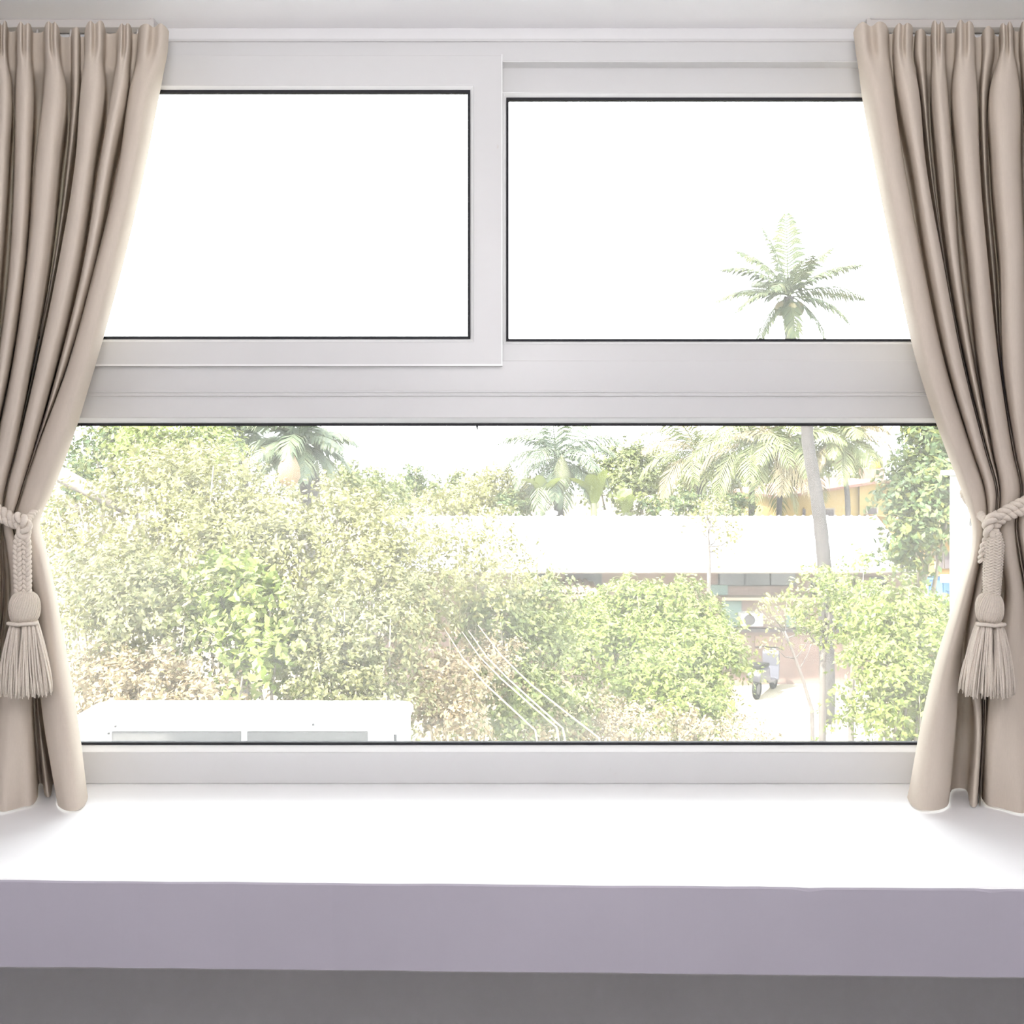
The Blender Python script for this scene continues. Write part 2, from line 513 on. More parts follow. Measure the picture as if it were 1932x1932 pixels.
DIP = 0.017
L_levels = [
 (50, 2.102, 2.140, 2.160, 2.152, [(-100, -70, 0, DIP), (-48, -18, 0, DIP), (-8, 15, 0, DIP), (31, 60, 0, DIP), (84, 112, 0, DIP), (134, 152, .035), (160, 198, 0, DIP), (222, 248, .005, DIP), (262, 319, .006, .022)]),
 (98, 2.102, 2.140, 2.160, 2.152, [(-100, -70, 0, DIP), (-48, -18, 0, DIP), (-8, 14, 0, DIP), (31, 60, 0, DIP), (84, 113, 0, DIP), (134, 152, .035), (160, 197, 0, DIP), (221, 247, .005, DIP), (258, 315, .006, .020)]),
 (117, 2.102, 2.140, 2.160, 2.152,  [(-99, -71, 0, .006), (-48, -18, 0, .006), (-8, 16, 0, .006), (31, 61, 0, .006), (85, 116, 0, .006), (134, 152, .034), (158, 196, 0, .006), (219, 245, .004, .006), (255, 311, .006, .008)]),
 (158,  2.094, 2.135, 2.215, 2.17,  [(-104, -66), (-54, -14), (-8, 22), (29, 64), (83, 124), (135, 151, .034), (153, 199), (213, 243), (246, 302)]),
 (300,  2.090, 2.140, 2.235, 2.175,  [(-104, -66), (-54, -18), (-12, 18), (27, 60), (66, 114), (124, 136, .075), (142, 181), (189, 216), (225, 275)]),
 (500,  2.090, 2.140, 2.238, 2.175,  [(-104, -70), (-60, -26), (-20, 5), (17, 47), (49, 93), (97, 105, .10), (109, 151), (156, 178), (179, 230)]),
 (700,  2.088, 2.136, 2.230, 2.17, [(-104, -76), (-70, -40), (-36, -12), (-8, 18), (21, 58), (60, 64, .09), (67, 104), (107, 123, .02), (124, 176)]),
 (850,  2.084, 2.124, 2.20, 2.165, [(-104, -84), (-80, -60), (-58, -38), (-35, -14), (-10, 28), (29, 30, .040), (32, 62), (64, 68, .03), (69, 129)]),
 (930,  2.082, 2.112, 2.150, 2.155, [(-100, -84), (-82, -66), (-64, -50), (-48, -30), (-28, 8), (9, 10, .028), (12, 38), (39, 41, .02), (42, 98)]),
 (985,  2.082, 2.106, 2.135, 2.145, [(-95, -80), (-78, -64), (-62, -48), (-46, -30), (-28, 2), (3, 4, .02), (6, 24), (25, 27, .014), (28, 76)]),
 (1040, 2.082, 2.116, 2.150, 2.155, [(-97, -80), (-78, -62), (-60, -46), (-44, -30), (-28, 2), (4, 6, .024), (14, 38), (40, 43, .015), (45, 88)]),
 (1110, 2.084, 2.124, 2.168, 2.165, [(-100, -80), (-78, -60), (-58, -44), (-42, -28), (-26, 3), (8, 10, .03), (20, 54), (56, 60, .02), (62, 103)]),
 (1250, 2.086, 2.130, 2.205, 2.18, [(-104, -84), (-80, -66), (-62, -50), (-48, -34), (-32, -8), (-6, -2, .04), (6, 60), (64, 67, .07), (70, 127)]),
 (1340, 2.086, 2.134, 2.215, 2.17, [(-108, -90), (-86, -72), (-70, -56), (-54, -40), (-38, -18), (-16, -10, .07), (-6, 61), (67, 74, .085), (79, 143)]),
 (1519, 2.086, 2.136, 2.215, 2.17, [(-116, -98), (-96, -80), (-78, -66), (-64, -54), (-52, -38), (-36, -28, .04), (-22, 71, .005, 0, .035), (82, 98, .088), (108, 166)]),
]
R_levels = [
 (50, 2.102, 2.140, 2.160, 2.152, [(1610, 1676, .006, .022), (1686, 1722, .004, DIP), (1726, 1748, .035), (1757, 1784, 0, DIP), (1803, 1838, 0, DIP), (1852, 1876, .030), (1886, 1912, 0, DIP), (1924, 1955, 0, DIP), (1970, 2000, 0, DIP)]),
 (98, 2.102, 2.140, 2.160, 2.152, [(1616, 1678, .006, .020), (1685, 1721, .004, DIP), (1725, 1748, .035), (1758, 1783, 0, DIP), (1802, 1839, 0, DIP), (1852, 1875, .030), (1886, 1914, 0, DIP), (1924, 1955, 0, DIP), (1970, 2000, 0, DIP)]),
 (117, 2.102, 2.140, 2.160, 2.152,  [(1619, 1681, .006, .008), (1686, 1724, .004, .006), (1729, 1748, .034), (1758, 1784, 0, .006), (1800, 1840, 0, .006), (1851, 1871, .028), (1880, 1918, 0, .006), (1926, 1958, 0, .006), (1972, 2003, 0, .006)]),
 (158,  2.094, 2.135, 2.215, 2.17,  [(1625, 1685), (1690, 1732), (1735, 1749, .034), (1757, 1787), (1796, 1843), (1849, 1865, .030), (1869, 1924), (1930, 1964), (1975, 2010)]),
 (300,  2.090, 2.140, 2.235, 2.175,  [(1650, 1705), (1717, 1746), (1752, 1760, .085), (1767, 1798), (1805, 1848), (1852, 1864, .06), (1870, 1927), (1935, 1966), (1975, 2010)]),
 (500,  2.090, 2.140, 2.238, 2.175,  [(1690, 1743), (1749, 1781), (1783, 1787, .09), (1790, 1811, .012), (1826, 1865), (1869, 1880, .10), (1886, 1934), (1942, 1970), (1978, 2010)]),
 (700,  2.088, 2.136, 2.230, 2.17, [(1735, 1787), (1791, 1820), (1821, 1824, .08), (1826, 1841, .02), (1848, 1887), (1889, 1891, .09), (1893, 1938), (1945, 1970), (1978, 2010)]),
 (850,  2.084, 2.124, 2.20, 2.165, [(1785, 1833), (1835, 1858), (1859, 1861, .03), (1862, 1871, .022), (1874, 1910), (1911, 1914, .03), (1916, 1945), (1950, 1970), (1978, 2005)]),
 (930,  2.082, 2.112, 2.150, 2.155, [(1815, 1858), (1860, 1879), (1880, 1882, .02), (1883, 1886, .015), (1888, 1925), (1926, 1928, .02), (1930, 1950), (1955, 1972), (1978, 2000)]),
 (985,  2.082, 2.106, 2.135, 2.145, [(1832, 1862), (1863, 1876), (1877, 1879, .014), (1880, 1883, .01), (1885, 1915), (1916, 1919, .014), (1921, 1945), (1950, 1967), (1974, 1995)]),
 (1040, 2.082, 2.116, 2.150, 2.155, [(1832, 1852), (1854, 1872), (1874, 1878, .018), (1880, 1885, .012), (1888, 1920), (1922, 1926, .02), (1928, 1948), (1954, 1970), (1978, 1998)]),
 (1110, 2.084, 2.124, 2.168, 2.165, [(1811, 1838), (1840, 1866), (1870, 1876, .026), (1880, 1888, .015), (1898, 1932), (1934, 1938, .026), (1940, 1958), (1962, 1978), (1984, 2002)]),
 (1250, 2.086, 2.130, 2.205, 2.18, [(1767, 1812), (1822, 1848, .018), (1851, 1856, .04), (1858, 1864, .03), (1872, 1945), (1947, 1951, .03), (1953, 1970), (1974, 1988), (1994, 2010)]),
 (1340, 2.086, 2.134, 2.215, 2.17, [(1745, 1806), (1836, 1854, .02), (1855, 1857, .032), (1858, 1860, .028), (1862, 1950), (1952, 1956, .03), (1958, 1974), (1978, 1990), (1996, 2012)]),
 (1519, 2.086, 2.136, 2.215, 2.17, [(1712, 1790), (1828, 1846, .022), (1847, 1848, .034), (1849, 1850, .03), (1852, 1960, .0, 0, -.035), (1962, 1966, .03), (1968, 1980), (1984, 1996), (2002, 2018)]),
]
cl = empty('curtain', (0, 0, 0))
tag(cl, 'beige linen curtain gathered to the left side of the window', 'curtain', 'linen curtains tied back beside the window')
curtain('drape', L_levels, False, cl)
cr = empty('curtain', (0, 0, 0))
tag(cr, 'beige linen curtain gathered to the right side of the window', 'curtain', 'linen curtains tied back beside the window')
curtain('drape', R_levels, True, cr)

def rail(x0, x1, lab):
    z1 = Z_CEIL
    t = empty('curtain_rail', (xf((x0 + x1) / 2, 2.2), 2.2, z1))
    tag(t, lab, 'curtain rail', 'ceiling curtain rails')
    def rel(p): return Vector(p) - t.location
    a, b = xf(x0, 2.25), xf(x1, 2.25)
    MB().box(rel((a, 2.236, z1 - .019)), rel((b, 2.266, z1))).build('track', M['rail'], t, bevel=.002)
    cap_x = b if x1 < 966 else a
    MB().box(rel((cap_x - .004, 2.233, z1 - .021)), rel((cap_x + .004, 2.269, z1))).build('end_cap', M['rail'], t)
    n = 7
    for i in range(n):
        x = a + (b - a) * (i + .5) / n
        MB().tube([rel((x, 2.25, z1 - .017)), rel((x, 2.245, z1 - .04)), rel((x, 2.20, z1 - .085))], .0025, 6).build('glider', M['rail'], t)
rail(-150, 292, 'slim pale rail on the ceiling above the left curtain')
rail(1634, 2090, 'slim pale rail on the ceiling above the right curtain')

# ---------------------------------------------------------------- tiebacks: corded rope, knot, braided drop and tassel
def twisted(mb, pts, r, turns_per_m=70, strands=2, n=7, res=None):
    pts = [Vector(p) for p in pts]
    # resample by length
    L = [0.0]
    for a, b in zip(pts, pts[1:]): L.append(L[-1] + (b - a).length)
    arr = np.array([tuple(p) for p in pts]); ls = np.array(L)
    N = max(12, int(L[-1] / 0.0022)) if res is None else res
    samp = np.array([hermite(ls, arr, s) for s in np.linspace(0, L[-1], N)])
    for k in range(strands):
        path = []
        for i in range(N):
            p = Vector(samp[i]); t = Vector(samp[min(i + 1, N - 1)] - samp[max(i - 1, 0)]).normalized()
            a = t.cross(Vector((0, 1, 0)))
            a = a.normalized() if a.length > 1e-4 else Vector((1, 0, 0))
            b = t.cross(a)
            an = 2 * math.pi * (turns_per_m * L[-1] * i / N + k / strands)
            path.append(p + (a * math.cos(an) + b * math.sin(an)) * r * .55)
        mb.tube(path, r * .62, n)
    return mb

def braid(mb, pts, wd, crossings, n=7):
    """flat plait of three strands"""
    pts = [Vector(p) for p in pts]
    L = [0.0]
    for a, b in zip(pts, pts[1:]): L.append(L[-1] + (b - a).length)
    arr = np.array([tuple(p) for p in pts]); ls = np.array(L)
    N = 90
    samp = np.array([hermite(ls, arr, s) for s in np.linspace(0, L[-1], N)])
    for k in range(3):
        path = []
        for i in range(N):
            p = Vector(samp[i]); t = Vector(samp[min(i + 1, N - 1)] - samp[max(i - 1, 0)]).normalized()
            a = t.cross(Vector((0, 1, 0))).normalized()
            b = Vector((0, 1, 0))
            ph = 2 * math.pi * (crossings * i / N + k / 3)
            path.append(p + a * (math.sin(ph) * wd * .33) + b * (math.sin(2 * ph) * wd * .2))
        mb.tube(path, wd * .26, n)
    return mb

def net_braid(mb, top, bot, r0, r1, turns=3.2, strands=7):
    """round crossed braid: helices both ways around a tapering cord"""
    top, bot = Vector(top), Vector(bot)
    for s in (1, -1):
        for k in range(strands):
            path = []
            for i in range(46):
                t = i / 45
                c = top.lerp(bot, t)
                rr = (r0 + (r1 - r0) * t) * (0.55 + 0.45 * min(1, t * 5))
                an = 2 * math.pi * (s * turns * t + k / strands)
                w_ = rr * (1 + .10 * math.sin(an * strands + s))
                path.append(c + Vector((math.cos(an) * w_, math.sin(an) * w_, 0)))
            mb.tube(path, rr * 0.17, 6)
    return mb

def tassel(t, hx, hy0, hy1, d, top_w, skirt, hw, seed):
    """head ball and thread skirt; px rows hy0..hy1 for the head, skirt=(y0,y1,xl,xr)"""
    rnd = random.Random(seed)
    s = d / F
    c = P(hx, (hy0 + hy1) / 2, d)
    H = (hy1 - hy0) * s / 2
    W = hw * s
    prof = []
    for i in range(15):
        a = -math.pi / 2 + math.pi * i / 14
        prof.append((max(.0015, W * (abs(math.cos(a)) ** .55)), H * math.sin(a)))
    hd = MB().lathe(c, prof, 26)
    hd.build('tassel_head', M['cord'], t, smooth=True)
    # threads wound over the head
    wd = MB()
    for k in range(34):
        a0 = 2 * math.pi * k / 34
        path = []
        for i in range(11):
            a = -math.pi / 2 * .97 + math.pi * .97 * i / 10
            r_ = max(.0015, W * (abs(math.cos(a)) ** .55)) + .0006
            an = a0 + .35 * math.sin(a)
            path.append(c + Vector((r_ * math.cos(an), r_ * math.sin(an), H * math.sin(a) * 1.01)))
        wd.tube(path, .0011, 5, False)
    wd.build('winding', M['cord'], t, smooth=True, kind='stuff')
    y0, y1, xl, xr = skirt
    sk = MB()
    zt = P(hx, y0, d)
    for k in range(300):
        a = rnd.uniform(0, 2 * math.pi)
        q = math.sqrt(rnd.uniform(.25, 1))
        r0 = hw * s * .92 * q
        xo = ((xr - xl) / 2) * s * q * rnd.uniform(.92, 1.03)
        cx = ((xl + xr) / 2 - hx) * s
        L = (y1 - y0) * s * rnd.uniform(.93, 1.01)
        lump = .004 * math.sin(a * 5 + seed)
        fold_in = -abs(math.sin(a - math.pi * 1.5)) * 0
        path = []
        wv = rnd.uniform(-.002, .002); pw = rnd.uniform(0, 6)
        for i in range(8):
            u = i / 7
            rr = r0 + (xo - r0) * (1 - (1 - u) ** 1.6) + lump * u
            gap = .0
            if u < .75 and abs(math.cos(a)) < .16 and math.sin(a) < 0: gap = .006 * (1 if math.cos(a) > 0 else -1) * (1 - u / .75)
            path.append(zt + Vector((math.cos(a) * rr + cx * u + gap + wv * math.sin(5 * u + pw), math.sin(a) * rr * .72 + wv * math.cos(4 * u + pw), -L * u)))
        sk.tube(path, [.0021, .0022, .0021, .0020, .0019, .0018, .0017, .0010], 5)
    sk.build('fringe', M['cord'], t, smooth=True, kind='stuff')
    # looped collar where the threads start
    co = MB()
    for sg in (-1, 1):
        pts = []
        for i in range(13):
            an = math.pi * (.08 + .84 * i / 12)
            pts.append(zt + Vector((sg * math.cos(an / 2 + .15) * hw * s * 1.08, -math.sin(an / 2 + .15) * hw * s * .9, -.004 + .002 * math.sin(an))))
        co.tube(pts, .004, 8)
    co.build('collar', M['cord'], t, smooth=True)

DT = 2.055
# left tieback
tb = empty('curtain_tieback', (0, 0, 0))
tag(tb, 'cream cord tieback with a tassel hanging on the left curtain', 'tieback', 'tasselled cord tiebacks')
rp = MB()
for o_ in (0, 1):
    yo = 18 * o_
    twisted(rp, [Vector((-1.43, 2.262, EYE - .02 - .01 * o_)), P(-170, 900 + yo, 2.12), P(-110, 918 + yo, 2.06), P(-40, 944 + yo * .9, DT), P(0, 962 + yo * .8, DT), P(28, 980 + yo * .5, DT), P(44, 989 + yo * .3, DT)], .0095, 38)
twisted(rp, [P(44, 988, DT), P(62, 968, DT + .03), P(78, 950, DT + .075), P(90, 930, DT + .12), P(88, 925, DT + .15), P(40, 930, DT + .155), P(-60, 915, DT + .17), P(-170, 898, 2.245), Vector((-1.43, 2.262, EYE - .015))], .0075, 60)
rp.build('rope', M['cord'], tb, smooth=True)
kn = MB()
twisted(kn, [P(32, 975, DT - .004), P(46, 983, DT - .012), P(51, 996, DT - .01), P(44, 1008, DT - .008), P(34, 1002, DT - .004)], .0105, 30)
kn.build('knot', M['cord'], tb, smooth=True)
b1 = MB()
braid(b1, [P(42, 1000, DT - .006), P(35, 1020, DT - .008), P(34, 1060, DT - .008), P(36, 1122, DT - .006)], .0175, 4.5)
b1.build('braid', M['cord'], tb, smooth=True)
b2 = MB()
braid(b2, [P(45, 1000, DT - .004), P(49, 1020, DT - .004), P(50, 1060, DT - .004), P(51, 1122, DT - .004)], .0175, 4.5)
b2.build('braid', M['cord'], tb, smooth=True)
tassel(tb, 46.5, 1117, 1178, DT - .004, 50, (1172, 1311, -1, 101), 26.5, 3)

# right tieback
tr = empty('curtain_tieback', (0, 0, 0))
tag(tr, 'cream cord tieback with a tassel hanging on the right curtain', 'tieback', 'tasselled cord tiebacks')
rp = MB()
for o_ in (0, 1):
    yo = 16 * o_
    twisted(rp, [Vector((1.43, 2.262, EYE - .02 - .01 * o_)), P(2090, 888 + yo, 2.12), P(2030, 904 + yo, 2.06), P(1960, 935 + yo * .95, DT), P(1925, 950 + yo * .9, DT), P(1892, 968 + yo * .6, DT), P(1872, 990 + yo * .3, DT)], .0105, 36)
twisted(rp, [P(1868, 990, DT), P(1850, 972, DT + .03), P(1833, 953, DT + .075), P(1819, 932, DT + .12), P(1823, 926, DT + .15), P(1870, 930, DT + .155), P(1980, 910, DT + .17), P(2090, 890, 2.245), Vector((1.43, 2.262, EYE - .015))], .0085, 60)
rp.build('rope', M['cord'], tr, smooth=True)
kn = MB()
twisted(kn, [P(1884, 972, DT - .004), P(1870, 980, DT - .012), P(1863, 996, DT - .01), P(1868, 1010, DT - .008), P(1880, 1004, DT - .004)], .0105, 30)
kn.build('knot', M['cord'], tr, smooth=True)
lp = MB()
twisted(lp, [P(1866, 1008, DT), P(1858, 1022, DT), P(1852, 1045, DT + .004), P(1850, 1060, DT + .012)], .006, 40)
lp.build('cord_loop', M['cord'], tr, smooth=True)
nb = MB()
net_braid(nb, P(1876, 1004, DT - .004), P(1871, 1124, DT - .004), .0185, .0150)
nb.build('braid', M['cord'], tr, smooth=True)
core = MB()
core.tube([P(1876, 1004, DT - .004), P(1875, 1015, DT - .004), P(1873, 1060, DT - .004), P(1871, 1124, DT - .004)], [.008, .0145, .0145, .012], 14)
core.build('braid_core', M['cord'], tr, smooth=True)
tassel(tr, 1867, 1119, 1177, DT - .004, 48, (1174, 1312, 1812, 1911), 24, 8)

for sg, own in ((-1, tb), (1, tr)):
    h_ = MB().lathe((sg * 1.43, 2.278, EYE - .012), [(.004, -.005), (.016, -.005), (.016, .004), (.004, .0055)], 16, 'y')
    h_.tube([(sg * 1.43, 2.275, EYE - .012), (sg * 1.43, 2.245, EYE - .03), (sg * 1.43, 2.238, EYE - .012), (sg * 1.43, 2.242, EYE + .004)], .0035, 8)
    h_.build('wall_hook', M['rail'], own, smooth=True)

# ================================================================ OUTSIDE
GZ = -3.0
K = 0.485       # outdoor colours darkened to offset the strong sky and sun light
M['soil'] = mat('dry_ground', (0.36, 0.31, 0.22), 0.95, 0.05, noise=0.35, nscale=0.8)
M['sand'] = mat('pale_sand', (0.52, 0.47, 0.37), 0.95, 0.05, noise=0.15, nscale=2.0)
M['bark'] = mat('grey_bark', (0.27, 0.235, 0.20), 0.9, 0.1, noise=0.3, nscale=9)
M['palebark'] = mat('pale_bark', (0.19, 0.165, 0.155), 0.9, 0.1, noise=0.25, nscale=12)
M['palmtrunk'] = mat('weathered_palm_trunk', (0.075, 0.068, 0.068), 0.9, 0.1, noise=0.25, nscale=6)
M['drystem'] = mat('dry_stem', (0.50, 0.42, 0.31), 0.9, 0.1, noise=0.2, nscale=20)
M['white_paint'] = mat('white_metal_paint', (0.80, 0.80, 0.80), 0.5, 0.3)
M['grille'] = mat('grey_grille', (0.11, 0.107, 0.11), 0.6, 0.3)
M['darkgap'] = mat('dark_slot', (0.06, 0.06, 0.065), 0.7, 0.2)
M['roof_white'] = mat('white_roof_sheet', (0.80, 0.79, 0.77), 0.6, 0.3, noise=0.05, nscale=2)
M['pinkwall'] = mat('faded_pink_wall', (0.30, 0.215, 0.19), 0.9, 0.1, noise=0.2, nscale=3)
M['darkglass'] = mat('dark_window_glass', (0.035, 0.035, 0.035), 0.25, 0.5)
M['beige'] = mat('beige_beam', (0.46, 0.38, 0.31), 0.8, 0.1, noise=0.1)
M['teal'] = mat('teal_panel', (0.20, 0.27, 0.25), 0.7, 0.2, noise=0.1)
M['tile'] = mat('clay_tile', (0.36, 0.25, 0.20), 0.85, 0.1, noise=0.25, nscale=6)
M['yellow'] = mat('yellow_stucco', (0.50, 0.36, 0.14), 0.9, 0.1, noise=0.10, nscale=1.5)
M['orange'] = mat('orange_stucco', (0.46, 0.29, 0.12), 0.9, 0.1, noise=0.12, nscale=1.5)
M['redroof'] = mat('red_roof_edge', (0.36, 0.19, 0.15), 0.85, 0.1, noise=0.2, nscale=5)
M['tank'] = mat('yellow_tank', (0.52, 0.36, 0.015), 0.5, 0.3)
M['bluetarp'] = mat('blue_tarp', (0.05, 0.14, 0.34), 0.6, 0.3, noise=0.2, nscale=5)
M['bluecrate'] = mat('pale_blue_crate', (0.12, 0.26, 0.36), 0.6, 0.3)
M['mauve'] = mat('dark_mauve', (0.12, 0.10, 0.11), 0.9, 0.1)  # flat dark colour shared by panes, openings and a ledge
M['pod'] = mat('dry_palm_pod', (0.30, 0.215, 0.135), 0.8, 0.15, noise=0.2, nscale=6)
M['podgreen'] = mat('green_palm_pod', (0.14, 0.15, 0.085), 0.8, 0.15, noise=0.2, nscale=6)
M['coconut'] = mat('green_coconut', (0.13, 0.11, 0.05), 0.6, 0.3)
M['leaf_pale'] = leaf_mat('pale_yellow_leaves', [(0.17, 0.18, 0.055), (0.25, 0.25, 0.09), (0.31, 0.29, 0.12), (0.20, 0.20, 0.08)])
M['leaf_mid'] = leaf_mat('mid_green_leaves', [(0.10, 0.135, 0.04), (0.16, 0.19, 0.06), (0.22, 0.24, 0.09), (0.13, 0.16, 0.055)])
M['leaf_lime'] = leaf_mat('lime_leaves', [(0.14, 0.20, 0.035), (0.20, 0.26, 0.055), (0.26, 0.29, 0.09), (0.17, 0.22, 0.05)])
M['leaf_deep'] = leaf_mat('deep_green_leaves', [(0.06, 0.105, 0.045), (0.10, 0.15, 0.06), (0.15, 0.19, 0.07), (0.20, 0.21, 0.05)])
M['leaf_dry'] = leaf_mat('dry_leaves', [(0.24, 0.175, 0.10), (0.32, 0.24, 0.14), (0.38, 0.30, 0.19), (0.22, 0.20, 0.09)], 0.2)
M['leaf_olive'] = leaf_mat('olive_leaves', [(0.095, 0.11, 0.042), (0.16, 0.165, 0.07), (0.24, 0.225, 0.105), (0.12, 0.13, 0.052)])
M['frond'] = leaf_mat('palm_leaflets', [(0.13, 0.17, 0.06), (0.19, 0.22, 0.09), (0.25, 0.25, 0.12)], 0.22, 0.2)
M['frond_tall'] = leaf_mat('grey_green_leaflets', [(0.055, 0.075, 0.04), (0.08, 0.10, 0.05), (0.11, 0.12, 0.06)], 0.22, 0.1)
M['frond_blue'] = leaf_mat('blue_green_leaflets', [(0.09, 0.125, 0.085), (0.13, 0.17, 0.10), (0.19, 0.21, 0.12)], 0.22, 0.2)
M['frond_dry'] = leaf_mat('dry_leaflets', [(0.26, 0.21, 0.12), (0.32, 0.27, 0.16)], 0.2, 0.2)
M['banana'] = leaf_mat('banana_leaf', [(0.17, 0.22, 0.05), (0.24, 0.27, 0.08)], 0.3, 0.2)
M['scooter'] = mat('scooter_body', (0.10, 0.10, 0.13), 0.35, 0.5)
M['tyre'] = mat('tyre_rubber', (0.03, 0.03, 0.03), 0.8, 0.1)
M['concrete'] = mat('white_render', (0.66, 0.66, 0.65), 0.9, 0.1, noise=0.06, nscale=4)

g = MB()
g.box((-80, 2.46, GZ - .3), (80, 160, GZ))
go = g.build('ground', M['soil']); go['kind'] = 'structure'
# sandy yard between the bushes and the shed
pth = MB()
pv = [P(1398, 0, 1), P(1600, 0, 1)]
n = 16
vs, fs = [], []
for i in range(n + 1):
    d = 12.5 + (20.2 - 12.5) * i / n
    xl = (1415 - 966 + 12 * math.sin(i * 1.3)) / F * d
    xr = (1640 - 966 + 10 * math.sin(i * .9 + 1)) / F * d
    vs += [(xl, d, GZ + .012), ((xl + xr) / 2, d, GZ + .03), (xr, d, GZ + .012)]
for i in range(n):
    for j in range(2):
        a = i * 3 + j
        fs.append((a, a + 1, a + 4, a + 3))
po = MB().add(vs, fs).build('path', M['sand'], smooth=True); po['kind'] = 'structure'

# ---- condenser just outside the sill
ac = empty('air_conditioner', (0, 0, 0))
tag(ac, 'white outdoor air conditioner just outside the lower left of the window', 'air conditioner')
yA, yB = 3.10, 3.40
zt = EYE + (HOR - 1366) / F * yA
x0, x1 = (120 - 966) / F * yA, (757 - 966) / F * yA
cx, hw_ = (x0 + x1) / 2, (x1 - x0) / 2
def rounded(x0, x1, y0, y1, r, z0, z1, crown=0.0, n=6):
    ring = []
    for (qx, qy, a0) in ((x1 - r, y0 + r, -90), (x1 - r, y1 - r, 0), (x0 + r, y1 - r, 90), (x0 + r, y0 + r, 180)):
        for k in range(n + 1):
            a = math.radians(a0 + 90 * k / n)
            ring.append((qx + r * math.cos(a), qy + r * math.sin(a)))
    m = len(ring)
    cxx, cyy = (x0 + x1) / 2, (y0 + y1) / 2
    vs = [(x, y, z0) for x, y in ring] + [(x, y, z1 - .006) for x, y in ring]
    vs += [(cxx + (x - cxx) * .99, cyy + (y - cyy) * .98, z1) for x, y in ring]
    fs = [tuple(range(m - 1, -1, -1)), tuple(2 * m + k for k in range(m))]
    for l in range(2):
        for k in range(m):
            fs.append((l * m + k, l * m + (k + 1) % m, (l + 1) * m + (k + 1) % m, (l + 1) * m + k))
    return vs, fs
MB().add(*rounded(x0, x1, yA, yB, .012, zt - .62, zt - .017)).build('casing', M['white_paint'], ac, smooth=False)
MB().add(*rounded(x0 - .012, x1 + .012, yA - .012, yB + .012, .05, zt - .018, zt, )).build('top_cover', M['white_paint'], ac)
sx = xf(0, yA)
def apx(x): return (x - 966) / F * yA
zg1 = zt - .024 - .03
for (a, b) in ((212, 455), (467, 694)):
    gr = MB()
    gr.box((apx(a), yA - .006, zt - .56), (apx(b), yA - .001, zg1 + .03))
    gp = gr.build('grille', M['grille'], ac)
MB().box((apx(743), yA - .004, zt - .6), (apx(748.5), yA + .001, zt - .034)).build('panel_gap', M['darkgap'], ac)
for (x, y) in ((218, 1370), (205, 1384), (591, 1367)):
    q = P(x, y, yA - .012)
    MB().lathe(q, [(.0005, -.004), (.004, -.003), (.004, .002), (.0005, .003)], 10, 'y').build('screw', M['darkgap'], ac)
for xx in (x0 + .15, x1 - .15):
    bk = MB()
    bk.box((xx - .02, 2.442, zt - .66), (xx + .02, yB + .02, zt - .62))
    bk.box((xx - .02, 2.442, zt - .95), (xx + .02, 2.475, zt - .62))
    bk.tube([(xx, 2.475, zt - .93), (xx, yB - .05, zt - .65)], .012, 6)
    bk.build('bracket', M['grille'], ac)

# ---- white column to the right
wc = empty('column', (0, 0, 0))
tag(wc, 'white rendered column with a flat cap outside the right end of the window', 'column')
dC = 5.0
c0, c1 = (1812 - 966) / F * dC, (1900 - 966) / F * dC
zc = EYE + (HOR - 897) / F * dC
MB().box((c0, dC, GZ), (c1, dC + .13, zc)).build('shaft', M['concrete'], wc, bevel=.01)
MB().box((c0 - .035, dC - .035, zc), (c1 + .04, dC + .16, zc + .025)).build('cap', M['concrete'], wc, bevel=.006)
q = P(1833, 985, dC - .01)
MB().add([(q.x - .012, q.y, q.z - .02), (q.x + .014, q.y, q.z), (q.x - .01, q.y, q.z + .022), (q.x - .012, q.y - .02, q.z - .02), (q.x + .014, q.y - .02, q.z), (q.x - .01, q.y - .02, q.z + .022)],
         [(0, 1, 2), (5, 4, 3), (0, 3, 4, 1), (1, 4, 5, 2), (2, 5, 3, 0)]).build('bracket', M['darkgap'], wc)

# ---- shed
sd = empty('shed', (0, 0, 0))
tag(sd, 'long low shed with a wide white sheet roof beyond the bushes', 'building')
dE, dR_ = 18.8, 22.4
zE, zR = EYE + (HOR - 1075) / F * dE, EYE + (HOR - 974) / F * dR_
xE0, xE1 = (700 - 966) / F * dE, (1735 - 966) / F * dE
xR0, xR1 = (740 - 966) / F * dR_, (1652 - 966) / F * dR_
nr = 60
vs, fs = [], []
for i in range(nr * 4 + 1):
    t = i / (nr * 4)
    bmp = .03 if i % 4 == 0 else 0
    vs += [(xE0 + (xE1 - xE0) * t, dE, zE + bmp), (xR0 + (xR1 - xR0) * t, dR_, zR + bmp), (xE0 + (xE1 - xE0) * t, dE + .01, zE - .05), (xR0 + (xR1 - xR0) * t, dR_ + .01, zR - .05)]
for i in range(nr * 4):
    a = i * 4
    fs += [(a, a + 4, a + 5, a + 1), (a + 2, a + 3, a + 7, a + 6), (a, a + 2, a + 6, a + 4), (a + 1, a + 5, a + 7, a + 3)]
fs += [(0, 1, 3, 2), (nr * 16, nr * 16 + 2, nr * 16 + 3, nr * 16 + 1)]
MB().add(vs, fs).build('roof', M['roof_white'], sd)
MB().add([(xR0, dR_, zR), (xR1, dR_, zR), (xR1 + .1, dR_ + 1.1, zE), (xR0 - .1, dR_ + 1.1, zE)], [(0, 1, 2, 3)]).build('rear_roof', M['roof_white'], sd)
dWl = 20.0
def sx_(x, d=dWl): return (x - 966) / F * d
def sz_(y, d=dWl): return EYE + (HOR - y) / F * d
MB().box((sx_(725), dWl, GZ), (sx_(1722), dWl + .2, zE + .25)).build('wall', M['pinkwall'], sd)
